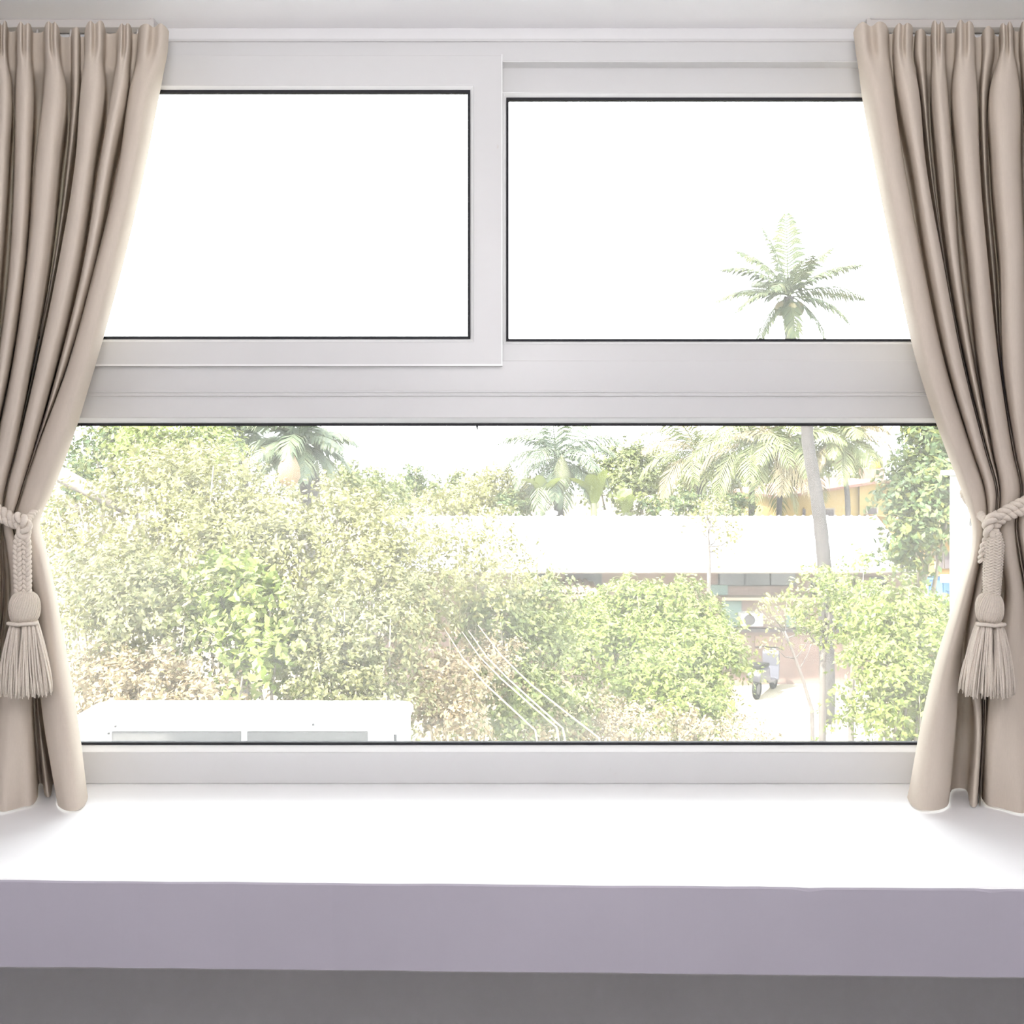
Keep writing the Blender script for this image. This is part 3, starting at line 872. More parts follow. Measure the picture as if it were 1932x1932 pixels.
MB().box((sx_(725), dWl + .2, GZ), (sx_(735), dWl + 3.4, zE)).build('wall', M['pinkwall'], sd)
MB().box((sx_(1712), dWl + .2, GZ), (sx_(1722), dWl + 3.4, zE)).build('wall', M['pinkwall'], sd)
MB().box((xE0, dE + .04, zE - .075), (xE1, dE + .08, zE - .052)).build('fascia', M['beige'], sd)
def shed_window(x0, x1, y0, y1, panes, mats):
    fwin = MB().box((sx_(x0), dWl - .05, sz_(y1)), (sx_(x1), dWl - .005, sz_(y0))).build('window', M['darkgap'], sd)
    for k in range(panes):
        a = x0 + (x1 - x0) * k / panes + 1.5; b = x0 + (x1 - x0) * (k + 1) / panes - 1.5
        MB().box((sx_(a), dWl - .075, sz_(y1 - 2)), (sx_(b), dWl - .045, sz_(y0))).build('pane', mats[k % len(mats)], fwin)
shed_window(1000, 1135, 1078, 1106, 4, [M['darkglass'], M['pinkwall'], M['mauve']])
shed_window(1355, 1500, 1078, 1105, 3, [M['darkglass']])
shed_window(1530, 1600, 1090, 1120, 2, [M['mauve']])
shed_window(1610, 1700, 1088, 1112, 3, [M['pinkwall'], M['darkglass']])
MB().box((sx_(1355), dWl - .35, sz_(1129)), (sx_(1700), dWl, sz_(1123))).build('ledge', M['beige'], sd, bevel=.01)
MB().box((sx_(1340), dWl - .18, sz_(1190)), (sx_(1700), dWl, sz_(1184))).build('ledge', M['mauve'], sd)
for (a, b, c_, e) in ((1362, 1398, 1133, 1182), (1482, 1500, 1160, 1182), (1580, 1642, 1155, 1181), (1605, 1655, 1107, 1130), (1338, 1372, 1103, 1122)):
    MB().box((sx_(a), dWl - .06, sz_(e)), (sx_(b), dWl - .002, sz_(c_))).build('panel', M['teal'], sd, bevel=.008)
for (a, b, c_, e) in ((1424, 1452, 1200, 1222), (1560, 1585, 1215, 1250)):
    MB().box((sx_(a), dWl - .03, sz_(e)), (sx_(b), dWl - .002, sz_(c_))).build('shutter', M['tile'], sd)
for x in (1041, 1143, 1256):
    b_ = P(x, 981, dR_ - .2)
    v = MB().lathe((b_.x, b_.y, zR - .09), [(.10, 0), (.10, .13), (.14, .14), (.14, .20), (.08, .23), (.01, .235)], 14).build('roof_vent', M['roof_white'], sd)
for x in (1041, 1251):
    MB().box((sx_(x - 9, 22.0), 21.9, sz_(987, 22.0) - .10), (sx_(x + 9, 22.0), 22.0, sz_(987, 22.0) + .02)).build('roof_mark', M['grille'], sd)  # small dark block just below the vent

# tiled porch
pr = empty('porch_roof', (0, 0, 0))
tag(pr, 'small porch roof of faded clay tiles below the shed windows', 'porch')
dP = 18.4
tile_me = None
p0, p1 = P(985, 1122, dP), P(1120, 1098, dP + 1.2)
MB().add([(p0.x, p0.y, p0.z), (p1.x, p0.y, p0.z), (p1.x, p1.y, p1.z), (p0.x, p1.y, p1.z), (p0.x, p0.y, p0.z - .08), (p1.x, p0.y, p0.z - .08), (p1.x, p1.y, p1.z - .08), (p0.x, p1.y, p1.z - .08)],
         [(0, 1, 2, 3), (7, 6, 5, 4), (0, 4, 5, 1), (1, 5, 6, 2), (2, 6, 7, 3), (3, 7, 4, 0)]).build('deck', M['tile'], pr)
MB().box((p0.x, p1.y, GZ), (p0.x + .12, p1.y + .12, p1.z)).build('post', M['beige'], pr)
MB().box((p1.x - .12, p1.y, GZ), (p1.x, p1.y + .12, p1.z)).build('post', M['beige'], pr)
tm = MB()
ang = [math.pi * k / 6 for k in range(7)]
tv = [(.065 * math.cos(a), 0, .04 * math.sin(a)) for a in ang] + [(.058 * math.cos(a), .30, .034 * math.sin(a)) for a in ang]
tm.add(tv, [(k, k + 1, k + 8, k + 7) for k in range(6)])
slope = math.atan2(p1.z - p0.z, p1.y - p0.y)
nt_ = int((p1.x - p0.x) / .135)
for r_ in range(5):
    for k in range(nt_):
        if tile_me is None:
            o = tm.build('roof_tile', M['tile'], pr, smooth=True); tile_me = o.data
        else:
            o = bpy.data.objects.new('roof_tile', tile_me); COL.objects.link(o); o.parent = pr
        t = r_ / 5
        o.location = (p0.x + .07 + k * .135, p0.y + (p1.y - p0.y) * t, p0.z + (p1.z - p0.z) * t + .01 + .004 * r_)
        o.rotation_euler = (slope + random.uniform(-.02, .02), 0, random.uniform(-.03, .03))

# wall condenser on the shed
a2 = empty('air_conditioner', (0, 0, 0))
tag(a2, 'small white air conditioner with a round fan mounted on the shed wall', 'air conditioner')
q0, q1 = P(1399, 1182, dWl - .36), P(1440, 1158, dWl - .36)
MB().box((q0.x, dWl - .36, q0.z), (q1.x, dWl - .001, q1.z)).build('casing', M['white_paint'], a2, bevel=.015)
qc = P(1414, 1170, dWl - .365)
MB().lathe((qc.x, qc.y, qc.z), [(.105, .004), (.115, -.008), (.115, -.012), (.10, -.012), (.10, .002)], 24, 'y').build('fan_ring', M['grille'], a2, smooth=True)
MB().lathe((qc.x, qc.y, qc.z), [(.001, -.004), (.10, -.004), (.10, .003), (.001, .003)], 24, 'y').build('fan_opening', M['mauve'], a2)
fb = MB()
for k in range(5):
    a = 2 * math.pi * k / 5
    e1 = Vector((math.cos(a), 0, math.sin(a))); e2 = Vector((math.cos(a + .7), 0, math.sin(a + .7)))
    fb.add([qc + Vector((0, -.008, 0)), qc + e1 * .09 + Vector((0, -.006, 0)), qc + e2 * .09 + Vector((0, -.011, 0))], [(0, 1, 2)])
fb.build('fan_blades', M['grille'], a2)

# ---- yellow house behind
yh = empty('house', (0, 0, 0))
tag(yh, 'yellow house with a sloping red edged roof behind the shed', 'building')
dY = 27.0
def hx(x, d=dY): return (x - 966) / F * d
def hz(y, d=dY): return EYE + (HOR - y) / F * d
def prism(mb, poly, y0, y1):
    m = len(poly)
    vs = [(x, y0, z) for x, z in poly] + [(x, y1, z) for x, z in poly]
    fs = [tuple(range(m)), tuple(range(2 * m - 1, m - 1, -1))] + [(k, m + k, m + (k + 1) % m, (k + 1) % m) for k in range(m)]
    return mb.add(vs, fs)
prism(MB(), [(hx(1478), GZ), (hx(1619), GZ), (hx(1619), hz(918)), (hx(1478), hz(938))], dY, dY + 6).build('wall', M['yellow'], yh)
prism(MB(), [(hx(1619), GZ), (hx(1745), GZ), (hx(1745), hz(926)), (hx(1675), hz(907)), (hx(1619), hz(918))], dY - .12, dY + 6).build('wall', M['yellow'], yh)
prism(MB(), [(hx(1465), hz(940)), (hx(1660), hz(909)), (hx(1660), hz(904)), (hx(1465), hz(935))], dY - .5, dY + 6.2).build('roof', M['redroof'], yh)
prism(MB(), [(hx(1658), hz(909)), (hx(1760), hz(931)), (hx(1760), hz(926)), (hx(1658), hz(904))], dY - .5, dY + 6.2).build('roof', M['redroof'], yh)
for (a, b, c_, e) in ((1633, 1650, 958, 971), (1676, 1694, 956, 970)):
    wn = MB().box((hx(a) - .04, dY - .16, hz(e) - .04), (hx(b) + .04, dY - .119, hz(c_) + .04)).build('window', M['beige'], yh)
    MB().box((hx(a), dY - .17, hz(e)), (hx(b), dY - .15, hz(c_))).build('pane', M['mauve'], wn)
for (a, b, c_, e) in ((1548, 1572, 961, 974), (1519, 1514, 960, 974)):
    wn = MB().box((hx(a) - .04, dY - .04, hz(e) - .04), (hx(b) + .04, dY + .001, hz(c_) + .04)).build('window', M['beige'], yh)
    MB().box((hx(a), dY - .05, hz(e)), (hx(b), dY - .03, hz(c_))).build('pane', M['mauve'], wn)
MB().box((hx(1632, 28), 28, hz(912, 28)), (hx(1668, 28), 28.5, hz(884, 28))).build('chimney', M['redroof'], yh)
tk = P(1655, 869, 28.2)
tkm = MB()
tkm.lathe((tk.x, tk.y, hz(884, 28.2)), [(.10, 0), (.155, .03), (.165, .12), (.165, .20), (.14, .27), (.08, .31), (.02, .32)], 18)
tko = tkm.build('water_tank', M['tank'], smooth=True)
tag(tko, 'round yellow water tank on the brick stack of the yellow house', 'tank')

# lower right wing of the yellow house
wing = empty('house_wing', (0, 0, 0))
tag(wing, 'orange wing with dark windows and a balcony beside the white column', 'building')
dQ = 23.0
def qx(x): return (x - 966) / F * dQ
def qz(y): return EYE + (HOR - y) / F * dQ
MB().box((qx(1742), dQ, GZ), (qx(1960), dQ + 4, qz(985))).build('wall', M['orange'], wing)
MB().box((qx(1738), dQ - .3, qz(1020)), (qx(1960), dQ, qz(1015))).build('ledge', M['redroof'], wing)
wn = MB().box((qx(1762), dQ - .05, qz(1073)), (qx(1830), dQ - .005, qz(1040))).build('window', M['beige'], wing)
for k in range(4):
    MB().box((qx(1764 + 16 * k), dQ - .08, qz(1072)), (qx(1777 + 16 * k), dQ - .045, qz(1042))).build('pane', M['mauve'], wn)
MB().box((qx(1735), dQ - 1.2, qz(1088)), (qx(1960), dQ - 1.1, qz(1074))).build('parapet', M['beige'], wing)
MB().box((qx(1735), dQ - 1.2, qz(1122)), (qx(1960), dQ, qz(1116))).build('balcony_slab', M['beige'], wing)
MB().box((qx(1735), dQ - .02, qz(1160)), (qx(1960), dQ - .002, qz(1123))).build('opening', M['mauve'], wing)
for x in (1741, 1800):
    MB().box((qx(x), dQ - 1.18, GZ), (qx(x + 6), dQ - 1.05, qz(1118))).build('post', M['beige'], wing)
# crates on the balcony
for i, (a, b, t_, mm, lab) in enumerate(((1738, 1752, 1095, 'white_paint', 'white crate at the left end of the balcony of the orange wing'),
                                         (1753, 1766, 1090, 'bluetarp', 'dark blue crate second along the balcony of the orange wing'),
                                         (1767, 1779, 1089, 'bluecrate', 'bright pale blue crate third along the balcony'),
                                         (1780, 1793, 1090, 'bluetarp', 'dark blue crate beside the white column on the balcony'))):
    cr_ = empty('crate', (0, 0, 0)); tag(cr_, lab, 'crate', 'crates stored on the balcony')
    dd = dQ - .9
    X0, X1 = (a - 966) / F * dd, (b - 966) / F * dd
    z0, z1 = qz(1116) + .002, EYE + (HOR - t_) / F * dd
    MB().box((X0, dd, z0), (X1, dd + .35, z1)).build('box', M[mm], cr_, bevel=.01)
    MB().box((X0 - .008, dd - .01, z1 - .05), (X1 + .008, dd + .36, z1)).build('lid', M['bluecrate' if i % 2 else 'bluetarp'], cr_)

# blue roof far away in the gap
br = MB()
c_ = P(746, 921, 52)
br.box((c_.x - .35, 52, c_.z - 2.5), (c_.x + .35, 53, c_.z + .25))
tag(br.build('hut', M['bluecrate'], bevel=.03), 'tiny blue hut far off in the gap between the trees', 'building')

# ---------------------------------------------------------------- vegetation
def leaf_cloud(blobs, n, size, clump, seed, per=22, upb=.45, front=.35, aspect=.5):
    r = np.random.default_rng(seed)
    C = np.array([b[0] for b in blobs], float); R = np.array([b[1] for b in blobs], float)
    wgt = (R[:, 0] * R[:, 2]); wgt /= wgt.sum()
    nc = max(4, n // per)
    bi = r.choice(len(blobs), nc, p=wgt)
    dv = r.normal(size=(nc, 3)); dv[:, 1] -= front; dv[:, 2] += .25
    dv /= np.linalg.norm(dv, axis=1)[:, None]
    cc = C[bi] + dv * R[bi] * (.35 + .70 * r.random((nc, 1)) ** .6)
    q = cc / (clump * 6)
    hol = np.sin(q[:, 0] * 1.9 + seed) + np.sin(q[:, 2] * 2.3 + seed * 1.7) + np.sin((q[:, 0] + q[:, 2]) * 1.3 + q[:, 1] + seed * .6)
    keep = (hol > -.75) | (r.random(nc) < .22) | (dv[:, 1] > .2)
    bi, dv, cc = bi[keep], dv[keep], cc[keep]; nc = len(cc)
    li = np.repeat(np.arange(nc), per)
    N = len(li)
    # each clump is an arching spray of leaves along a twig
    tw = dv * .8 + r.normal(size=(nc, 3)) * .6; tw[:, 2] += .35
    tw /= np.linalg.norm(tw, axis=1)[:, None]
    ln = clump * r.uniform(1.6, 4.6, (nc, 1))
    sp = r.uniform(-.35, 1.0, (N, 1))
    pos = cc[li] + tw[li] * sp * ln[li] + r.normal(size=(N, 3)) * clump * .42 * (1.1 - .6 * np.abs(sp))
    pos[:, 2] -= (np.maximum(sp, 0) ** 2 * ln[li] * .55)[:, 0]
    nrm = dv[li] * .7 + r.normal(size=(N, 3)) * .55; nrm[:, 2] += upb
    nrm /= np.linalg.norm(nrm, axis=1)[:, None]
    ax = r.normal(size=(N, 3)); ax[:, 2] -= .3
    ax -= nrm * (ax * nrm).sum(1)[:, None]
    ax /= np.linalg.norm(ax, axis=1)[:, None] + 1e-9
    bx = np.cross(nrm, ax)
    s = size * r.uniform(.6, 1.35, (N, 1))
    v = np.empty((N, 4, 3))
    v[:, 0] = pos - ax * s * .5
    v[:, 1] = pos + bx * s * aspect * .5 + ax * s * .02 - nrm * s * .05
    v[:, 2] = pos + ax * s * .5 - nrm * s * .08
    v[:, 3] = pos - bx * s * aspect * .5 + ax * s * .02 - nrm * s * .05
    v[:, :, 2] = np.maximum(v[:, :, 2], GZ + .02)
    return v.reshape(-1, 3), np.arange(N * 4).reshape(N, 4)

def blob(x, y, d, r, ry=None, rz=None):
    return (tuple(P(x, y, d)), (r, ry or r * .9, rz or r * .85))

def plant(name, label, cat, blobs, n, size, clump, m, stem='bark', group=None, seed=1, stems=5, sr=.02, base=None, **k):
    C = np.array([b[0] for b in blobs])
    cx_, cy_ = C[:, 0].mean(), C[:, 1].mean()
    if base is not None: cx_, cy_ = base
    t = empty(name, (cx_, cy_, GZ))
    tag(t, label, cat, group)
    v, q = leaf_cloud(blobs, n, size, clump, seed, **k)
    v -= np.array([cx_, cy_, GZ])
    link('foliage', np_mesh('foliage', v, q), M[m], t, kind='stuff')
    rr = random.Random(seed)
    for i in range(stems):
        b = blobs[i % len(blobs)]
        end = Vector(b[0]) + Vector((rr.uniform(-.5, .5) * b[1][0], rr.uniform(-1.0, .1) * b[1][1], rr.uniform(-.1, .7) * b[1][2])) - Vector((cx_, cy_, GZ))
        st = Vector((rr.uniform(-.12, .12), rr.uniform(-.12, .12), 0))
        mid = st.lerp(end, .5) + Vector((rr.uniform(-.15, .15), rr.uniform(-.15, .15), .1))
        pts = [st, st.lerp(mid, .5), mid, mid.lerp(end, .55), end]
        MB().tube(pts, [sr * 1.3, sr * 1.1, sr * .9, sr * .6, sr * .25], 6).build('stem', M[stem], t, smooth=True)
    return t

G = 'overgrown bushes outside the window'
plant('bush', 'tallest pale yellow green bush at the left behind the curtain edge', 'bush',
      [blob(170, 1000, 8.8, .5), blob(290, 950, 8.8, .55), blob(410, 940, 8.8, .5), blob(230, 1080, 8.4, .55), blob(370, 1050, 8.3, .6), blob(330, 900, 9.2, .35)], 26000, .050, .085, 'leaf_pale', group=G, seed=11, stems=9)
plant('bush', 'pale bush left of centre sloping down towards the white shed roof', 'bush',
      [blob(520, 985, 8.6, .36), blob(620, 965, 8.8, .33), blob(700, 1005, 8.6, .34), blob(560, 1060, 8.2, .5), blob(690, 1090, 8.1, .45), blob(480, 1050, 8.3, .42), blob(770, 1060, 8.4, .3)], 26000, .048, .08, 'leaf_pale', group=G, seed=12, stems=9)
plant('bush', 'olive bush low at the left above the air conditioner', 'bush',
      [blob(150, 1190, 7.3, .38), blob(270, 1170, 7.3, .45), blob(400, 1200, 7.1, .45), blob(220, 1110, 7.6, .4)], 17000, .045, .075, 'leaf_olive', group=G, seed=13, stems=7)
plant('bush', 'green leafy bush in the middle of the left thicket', 'bush',
      [blob(480, 1170, 7.2, .32), blob(420, 1110, 7.4, .32), blob(500, 1250, 6.9, .28), blob(460, 1290, 6.7, .25)], 4200, .085, .075, 'leaf_lime', group=G, seed=14, stems=7)
plant('bush', 'grey green bush right of the air conditioner with a dark hollow above', 'bush',
      [blob(620, 1180, 7.2, .38), blob(720, 1220, 7.1, .38), blob(640, 1290, 6.9, .4), blob(780, 1140, 7.8, .32), blob(740, 1340, 6.8, .33)], 18000, .042, .07, 'leaf_olive', group=G, seed=15, stems=8)
plant('bush', 'dry brown bush with withered leaves just above the left end of the air conditioner', 'bush',
      [blob(180, 1290, 6.8, .3), blob(290, 1310, 6.7, .32), blob(390, 1330, 6.6, .28)], 8000, .042, .06, 'leaf_dry', 'drystem', G, 16, 8, .012)
plant('bush', 'dry brown bush in the hollow left of the leaning stalks', 'bush',
      [blob(790, 1230, 7.6, .28), blob(840, 1300, 7.4, .28), blob(850, 1370, 7.2, .25), blob(930, 1270, 8.6, .35)], 7500, .042, .06, 'leaf_dry', 'drystem', G, 17, 8, .012)
plant('bush', 'sparse twiggy bush in front of the left end of the white roof', 'bush',
      [blob(830, 1010, 9.4, .3), blob(890, 1050, 9.2, .36), blob(950, 1090, 9.4, .4), blob(880, 1110, 9, .4), blob(930, 990, 9.6, .25)], 5500, .05, .09, 'leaf_pale', 'drystem', G, 18, 16, .011)
plant('bush', 'fresh green bush behind the leaning stalks', 'bush',
      [blob(930, 1180, 9.2, .38), blob(1010, 1230, 9.4, .42), blob(960, 1320, 8.6, .38), blob(1030, 1150, 10, .4), blob(900, 1370, 8.0, .3), blob(1050, 1330, 9.2, .4)], 18000, .052, .085, 'leaf_mid', group=G, seed=19, stems=8)
plant('bush', 'broad light green bush in the centre below the tiled porch', 'bush',
      [blob(1110, 1185, 12, .42), blob(1200, 1155, 12.2, .45), blob(1275, 1150, 12, .42), blob(1140, 1240, 11.4, .55), blob(1250, 1230, 11.4, .55), blob(1330, 1185, 12, .3)], 23000, .062, .10, 'leaf_lime', group=G, seed=20, stems=8)
plant('bush', 'round bright green bush left of the sandy yard', 'bush',
      [blob(1320, 1260, 11, .5), blob(1335, 1330, 10.6, .36), blob(1230, 1300, 10.6, .5), blob(1290, 1350, 10.2, .4), blob(1345, 1235, 11.4, .32)], 17000, .055, .09, 'leaf_lime', group=G, seed=21, stems=7)
plant('bush', 'low dry pinkish scrub along the window bottom in the centre', 'bush',
      [blob(1110, 1370, 9.6, .36), blob(1210, 1390, 9.4, .34), blob(1330, 1400, 9.6, .34), blob(1030, 1400, 8.6, .3), blob(1400, 1410, 10, .3)], 9000, .045, .08, 'leaf_dry', 'drystem', G, 22, 8, .012)
plant('bush', 'yellow green bush filling the right corner beside the curtain', 'bush',
      [blob(1690, 1150, 9.4, .32), blob(1740, 1200, 9.2, .32), blob(1680, 1260, 9, .36), blob(1720, 1330, 8.8, .36), blob(1650, 1340, 9, .3), blob(1640, 1190, 9.8, .25)], 17000, .055, .085, 'leaf_lime', group=G, seed=23, stems=8)
plant('bush', 'dark bush in the shade at the right edge of the glass', 'bush',
      [blob(1760, 1340, 9.8, .36), blob(1740, 1400, 9.8, .34), blob(1790, 1250, 10, .36), blob(1800, 1180, 10.4, .3)], 9000, .055, .09, 'leaf_deep', group=G, seed=24, stems=5)

G2 = 'thin saplings in the sandy yard'
def sapling(label, pts, d, r, tw, seed, m='leaf_lime', n=1600):
    base = P(pts[0][0], 0, d); bx_ = base.x
    t = empty('sapling', (bx_, d, GZ)); tag(t, label, 'tree', G2)
    off = Vector((bx_, d, GZ))
    path = [Vector((bx_, d, GZ))] + [P(x, y, d) for x, y in pts[1:]]
    MB().tube([p - off for p in path], [r * (1 - .6 * i / (len(path) - 1)) for i in range(len(path))], 7).build('trunk', M['palebark'], t, smooth=True)
    rr = random.Random(seed)
    bl = []
    for k in range(tw):
        i = rr.randint(len(path) // 2, len(path) - 1)
        s_ = path[i] if i == len(path) - 1 else path[i].lerp(path[i + 1], rr.random())
        e = s_ + Vector((rr.uniform(-.38, .38), rr.uniform(-.3, .3), rr.uniform(.1, .45)))
        m_ = s_.lerp(e, .5) + Vector((0, 0, -.06))
        MB().tube([s_ - off, m_ - off, e - off], [r * .35, r * .25, r * .08], 5).build('branch', M['palebark'], t, smooth=True)
        bl.append((tuple(e), (.16, .16, .13)))
    v, q = leaf_cloud(bl, n, .055, .08, seed, per=14)
    v -= np.array(off)
    link('foliage', np_mesh('foliage', v, q), M[m], t, kind='stuff')
sapling('forked sapling with a pale trunk in the middle of the yard', [(1552, 0), (1551, 1330), (1553, 1240), (1562, 1170), (1578, 1110)], 11, .05, 9, 31)
sapling('thin sapling with a straight pinkish trunk right of the forked one', [(1604, 0), (1606, 1330), (1610, 1240), (1613, 1170), (1624, 1120)], 10.5, .035, 9, 32)
sapling('wispy sapling leaning left over the motor scooter', [(1536, 0), (1532, 1340), (1514, 1280), (1496, 1230), (1480, 1190)], 12, .03, 10, 33, 'leaf_pale', 800)
sapling('bare stemmed sapling standing in front of the white shed roof', [(1338, 0), (1337, 1120), (1338, 1060), (1336, 1010), (1340, 985)], 13, .035, 10, 34, 'leaf_pale', 900)

# leaning dry stalks
for i, (a, b, c_, lab) in enumerate((((838, 1185), (915, 1290), (1010, 1378), 'leftmost of the leaning dry stalks in the thicket'),
                                     ((872, 1192), (945, 1280), (1050, 1372), 'second leaning dry stalk from the left, paired with the third'),
                                     ((884, 1190), (960, 1282), (1062, 1374), 'third leaning dry stalk from the left, paired with the second'),
                                     ((902, 1180), (1000, 1290), (1130, 1392), 'rightmost of the leaning dry stalks in the thicket'))):
    pts = [P(a[0], a[1], 7.6), P(*[(a[k] * .5 + b[k] * .5 + (3 if k else -4)) for k in (0, 1)], 7.3), P(*b, 7.0), P(*[(c_[k] * .5 + b[k] * .5 + 4) for k in (0, 1)], 6.7), P(*c_, 6.4)]
    low = pts[-1] + (pts[-1] - pts[-2]) * 3; low.z = GZ - .02
    pts.append(low)
    o = MB().tube(pts, [.003, .0045, .005, .0055, .006, .007], 6).build('dry_stalk', M['drystem'], smooth=True)
    tag(o, lab, 'stalk', 'leaning dry stalks')

# pale solid form added in place of the left curtain's reflection in the glass
lt = empty('curtain_reflection', tuple(P(40, 0, 9.9)[:2]) + (GZ,)); tag(lt, 'pale slanting form beside the left curtain standing for its reflection in the glass', 'reflection')
def lo(x, y, d): return P(x, y, d) - lt.location
MB().tube([Vector((0, 0, 0)), Vector((-.1, 0, 1.2)), Vector((-.05, 0, 2.3)), lo(40, 850, 9.9), lo(95, 885, 9.6), lo(170, 925, 9.2), lo(245, 965, 8.9)], [.10, .095, .09, .085, .08, .07, .05], 9).build('reflection', M['palebark'], lt, smooth=True)
MB().tube([lo(60, 880, 9.8), lo(110, 935, 9.5), lo(150, 965, 9.2)], [.06, .055, .04], 8).build('reflection_branch', M['palebark'], lt, smooth=True)

# ---- palms
def frond_mesh(L, e0, e1, leaf, n=30, wid=.05, seed=0):
    """rachis arching from elevation e0 to e1 (degrees) in the XZ plane, with hanging leaflets both sides"""
    rr = random.Random(seed)
    pts = [Vector((0, 0, 0))]
    N = 14
    dirs = []
    for i in range(N):
        a = math.radians(e0 + (e1 - e0) * (i / (N - 1)) ** 1.2)
        dv = Vector((math.cos(a), 0, math.sin(a)))
        dirs.append(dv)
        pts.append(pts[-1] + dv * L / N)
    dirs.append(dirs[-1])
    mb = MB()
    mb.tube(pts, [.028 * (1 - .85 * i / N) * L / 2.2 for i in range(N + 1)], 5)
    for k in range(n):
        u = .10 + .90 * k / (n - 1)
        f = u * N; i = min(int(f), N - 1)
        p = pts[i].lerp(pts[i + 1], f - i); t = dirs[i]
        ln = leaf * (math.sin(math.pi * (.18 + .78 * u)) ** .7) * rr.uniform(.85, 1.1)
        for s in (-1, 1):
            side = Vector((0, s, 0))
            nrm = t.cross(side)
            dv = (side * .75 + t * .65 + Vector((0, 0, -1)) * rr.uniform(.05, .35)).normalized()
            mid = p + dv * ln * .55
            tip = mid + (dv + Vector((0, 0, -1)) * rr.uniform(.4, 1.0)).normalized() * ln * .5
            wv = t * wid * .5
            b = len(mb.v)
            mb.add([p - wv * .4, p + wv * .4, mid + wv, tip, mid - wv], [(0, 1, 2, 4), (4, 2, 3)])
    me = bpy.data.meshes.new('frond')
    me.from_pydata(mb.v, [], mb.f); me.update()
    return me

def palm(label, crown, d, trunk, fronds, L, leaf, m, tr_r, seed, n=28, wid=.05, group='palm trees beyond the thicket', pod=None, nuts=0, drymix=0.0, spread=0):
    """crown px, trunk px points from the crown down; fronds: list of (azimuth deg, e0, e1, scale)"""
    c = P(crown[0], crown[1], d)
    pts = [c] + [P(x, y, d) for x, y in trunk]
    base = pts[-1].copy(); base += (pts[-1] - pts[-2]) * .0; base.z = GZ
    if len(pts) >= 2 and pts[-1].z > GZ + .3: pts.append(Vector((pts[-1].x + (pts[-1].x - pts[-2].x) * .3, d, GZ)))
    t = empty('palm_tree', (pts[-1].x, d, GZ)); tag(t, label, 'palm', group)
    off = Vector((pts[-1].x, d, GZ))
    arr = np.array([tuple(p) for p in pts]); ts = np.arange(len(pts), dtype=float)
    fine = [Vector(hermite(ts, arr, u)) for u in np.linspace(0, len(pts) - 1, 40)]
    rads = [tr_r * (.72 + .4 * i / 39) * (1.05 if i % 2 else .97) for i in range(40)]
    MB().tube([p - off for p in fine], rads, 10).build('trunk', M['palmtrunk'], t, smooth=True)
    for i, (az, e0, e1, s) in enumerate(fronds):
        me = frond_mesh(L * s, e0, e1, leaf, n, wid, seed + i)
        dry = (random.Random(seed * 7 + i).random() < drymix)
        o = link('frond', me, M['frond_dry' if dry else m], t)
        o.location = c - off + Vector((0, 0, .02 * (i % 3)))
        o.rotation_euler = (random.Random(seed + i).uniform(-.25, .25), 0, math.radians(az))
    if pod:
        mk, px, py, w_, h_ = pod
        q = P(px, py, d - .8) - off; s = d / F
        MB().lathe(q, [(.003, -h_ * s * .5), (w_ * s * .30, -h_ * s * .42), (w_ * s * .5, -h_ * s * .22), (w_ * s * .46, 0), (w_ * s * .28, h_ * s * .25), (w_ * s * .12, h_ * s * .42), (.004, h_ * s * .5)], 14).build('flower_sheath', M[mk], t, smooth=True)
    for k in range(nuts):
        a = 2 * math.pi * k / nuts
        q = c - off + Vector((math.cos(a) * .16, math.sin(a) * .16 - .05, -.22 - .05 * (k % 2)))
        MB().lathe(q, [(.01, -.13), (.07, -.10), (.10, -.02), (.095, .06), (.05, .12), (.01, .135)], 10).build('coconut', M['coconut'], t, smooth=True)
    return t

palm('lone tall palm with a leaning grey trunk crossing the white shed roof', (1488, 560), 17.0,
     [(1492, 640), (1519, 740), (1524, 830), (1540, 930), (1552, 1030), (1557, 1110), (1560, 1250)],
     [(60, 86, 78, 1.25), (150, 78, 60, 1.1), (165, 62, 20, 1.0), (185, 48, -10, 1.1), (170, 20, -28, 1.05), (200, 8, -50, 1.0), (15, 60, 30, 1.05), (-10, 42, 0, 1.1), (5, 18, -25, 1.15), (-20, 0, -60, 1.0),
      (200, -38, -86, .95), (-25, -35, -85, 1.0), (260, -30, -88, .8), (120, 45, -10, .9), (80, 30, -40, .9), (-70, 55, 15, .8), (240, 30, -40, .8)],
     1.2, .36, 'frond_tall', .12, 41, n=26, wid=.06, nuts=4)
def crown(n, seed, dmin=-35, dmax=82, c0=70, c1=120):
    rr = random.Random(seed)
    out = []
    for i in range(n):
        e = dmax + (dmin - dmax) * (i / (n - 1)) ** .8 + rr.uniform(-6, 6)
        out.append(((i * 137.5 + seed * 31) % 360, e, max(-88, e - rr.uniform(c0, c1)), rr.uniform(.88, 1.15)))
    return out
palm('drooping palm with a pointed green sheath left of the banana plants', (1052, 868), 25.4, [(1054, 960)], crown(24, 51),
     1.75, .66, 'frond_blue', .14, 51, n=28, wid=.06, pod=('podgreen', 1060, 893, 36, 70))
palm('leftmost palm of the right hand group with yellowish drooping fronds', (1318, 858), 27.5, [(1322, 960)], crown(22, 61),
     2.0, .68, 'frond', .11, 61, n=28, wid=.06, drymix=.2)
palm('palm with arching fronds left of the leaning trunk', (1425, 838), 25.6, [(1420, 900), (1418, 970)], crown(24, 71),
     2.1, .70, 'frond', .085, 71, n=28, wid=.06, drymix=.15)
palm('palm with a twin stem just behind the leaning trunk', (1482, 846), 25.3, [(1474, 920), (1470, 970)], crown(20, 81),
     1.75, .60, 'frond', .07, 81, n=28, wid=.06, drymix=.25)
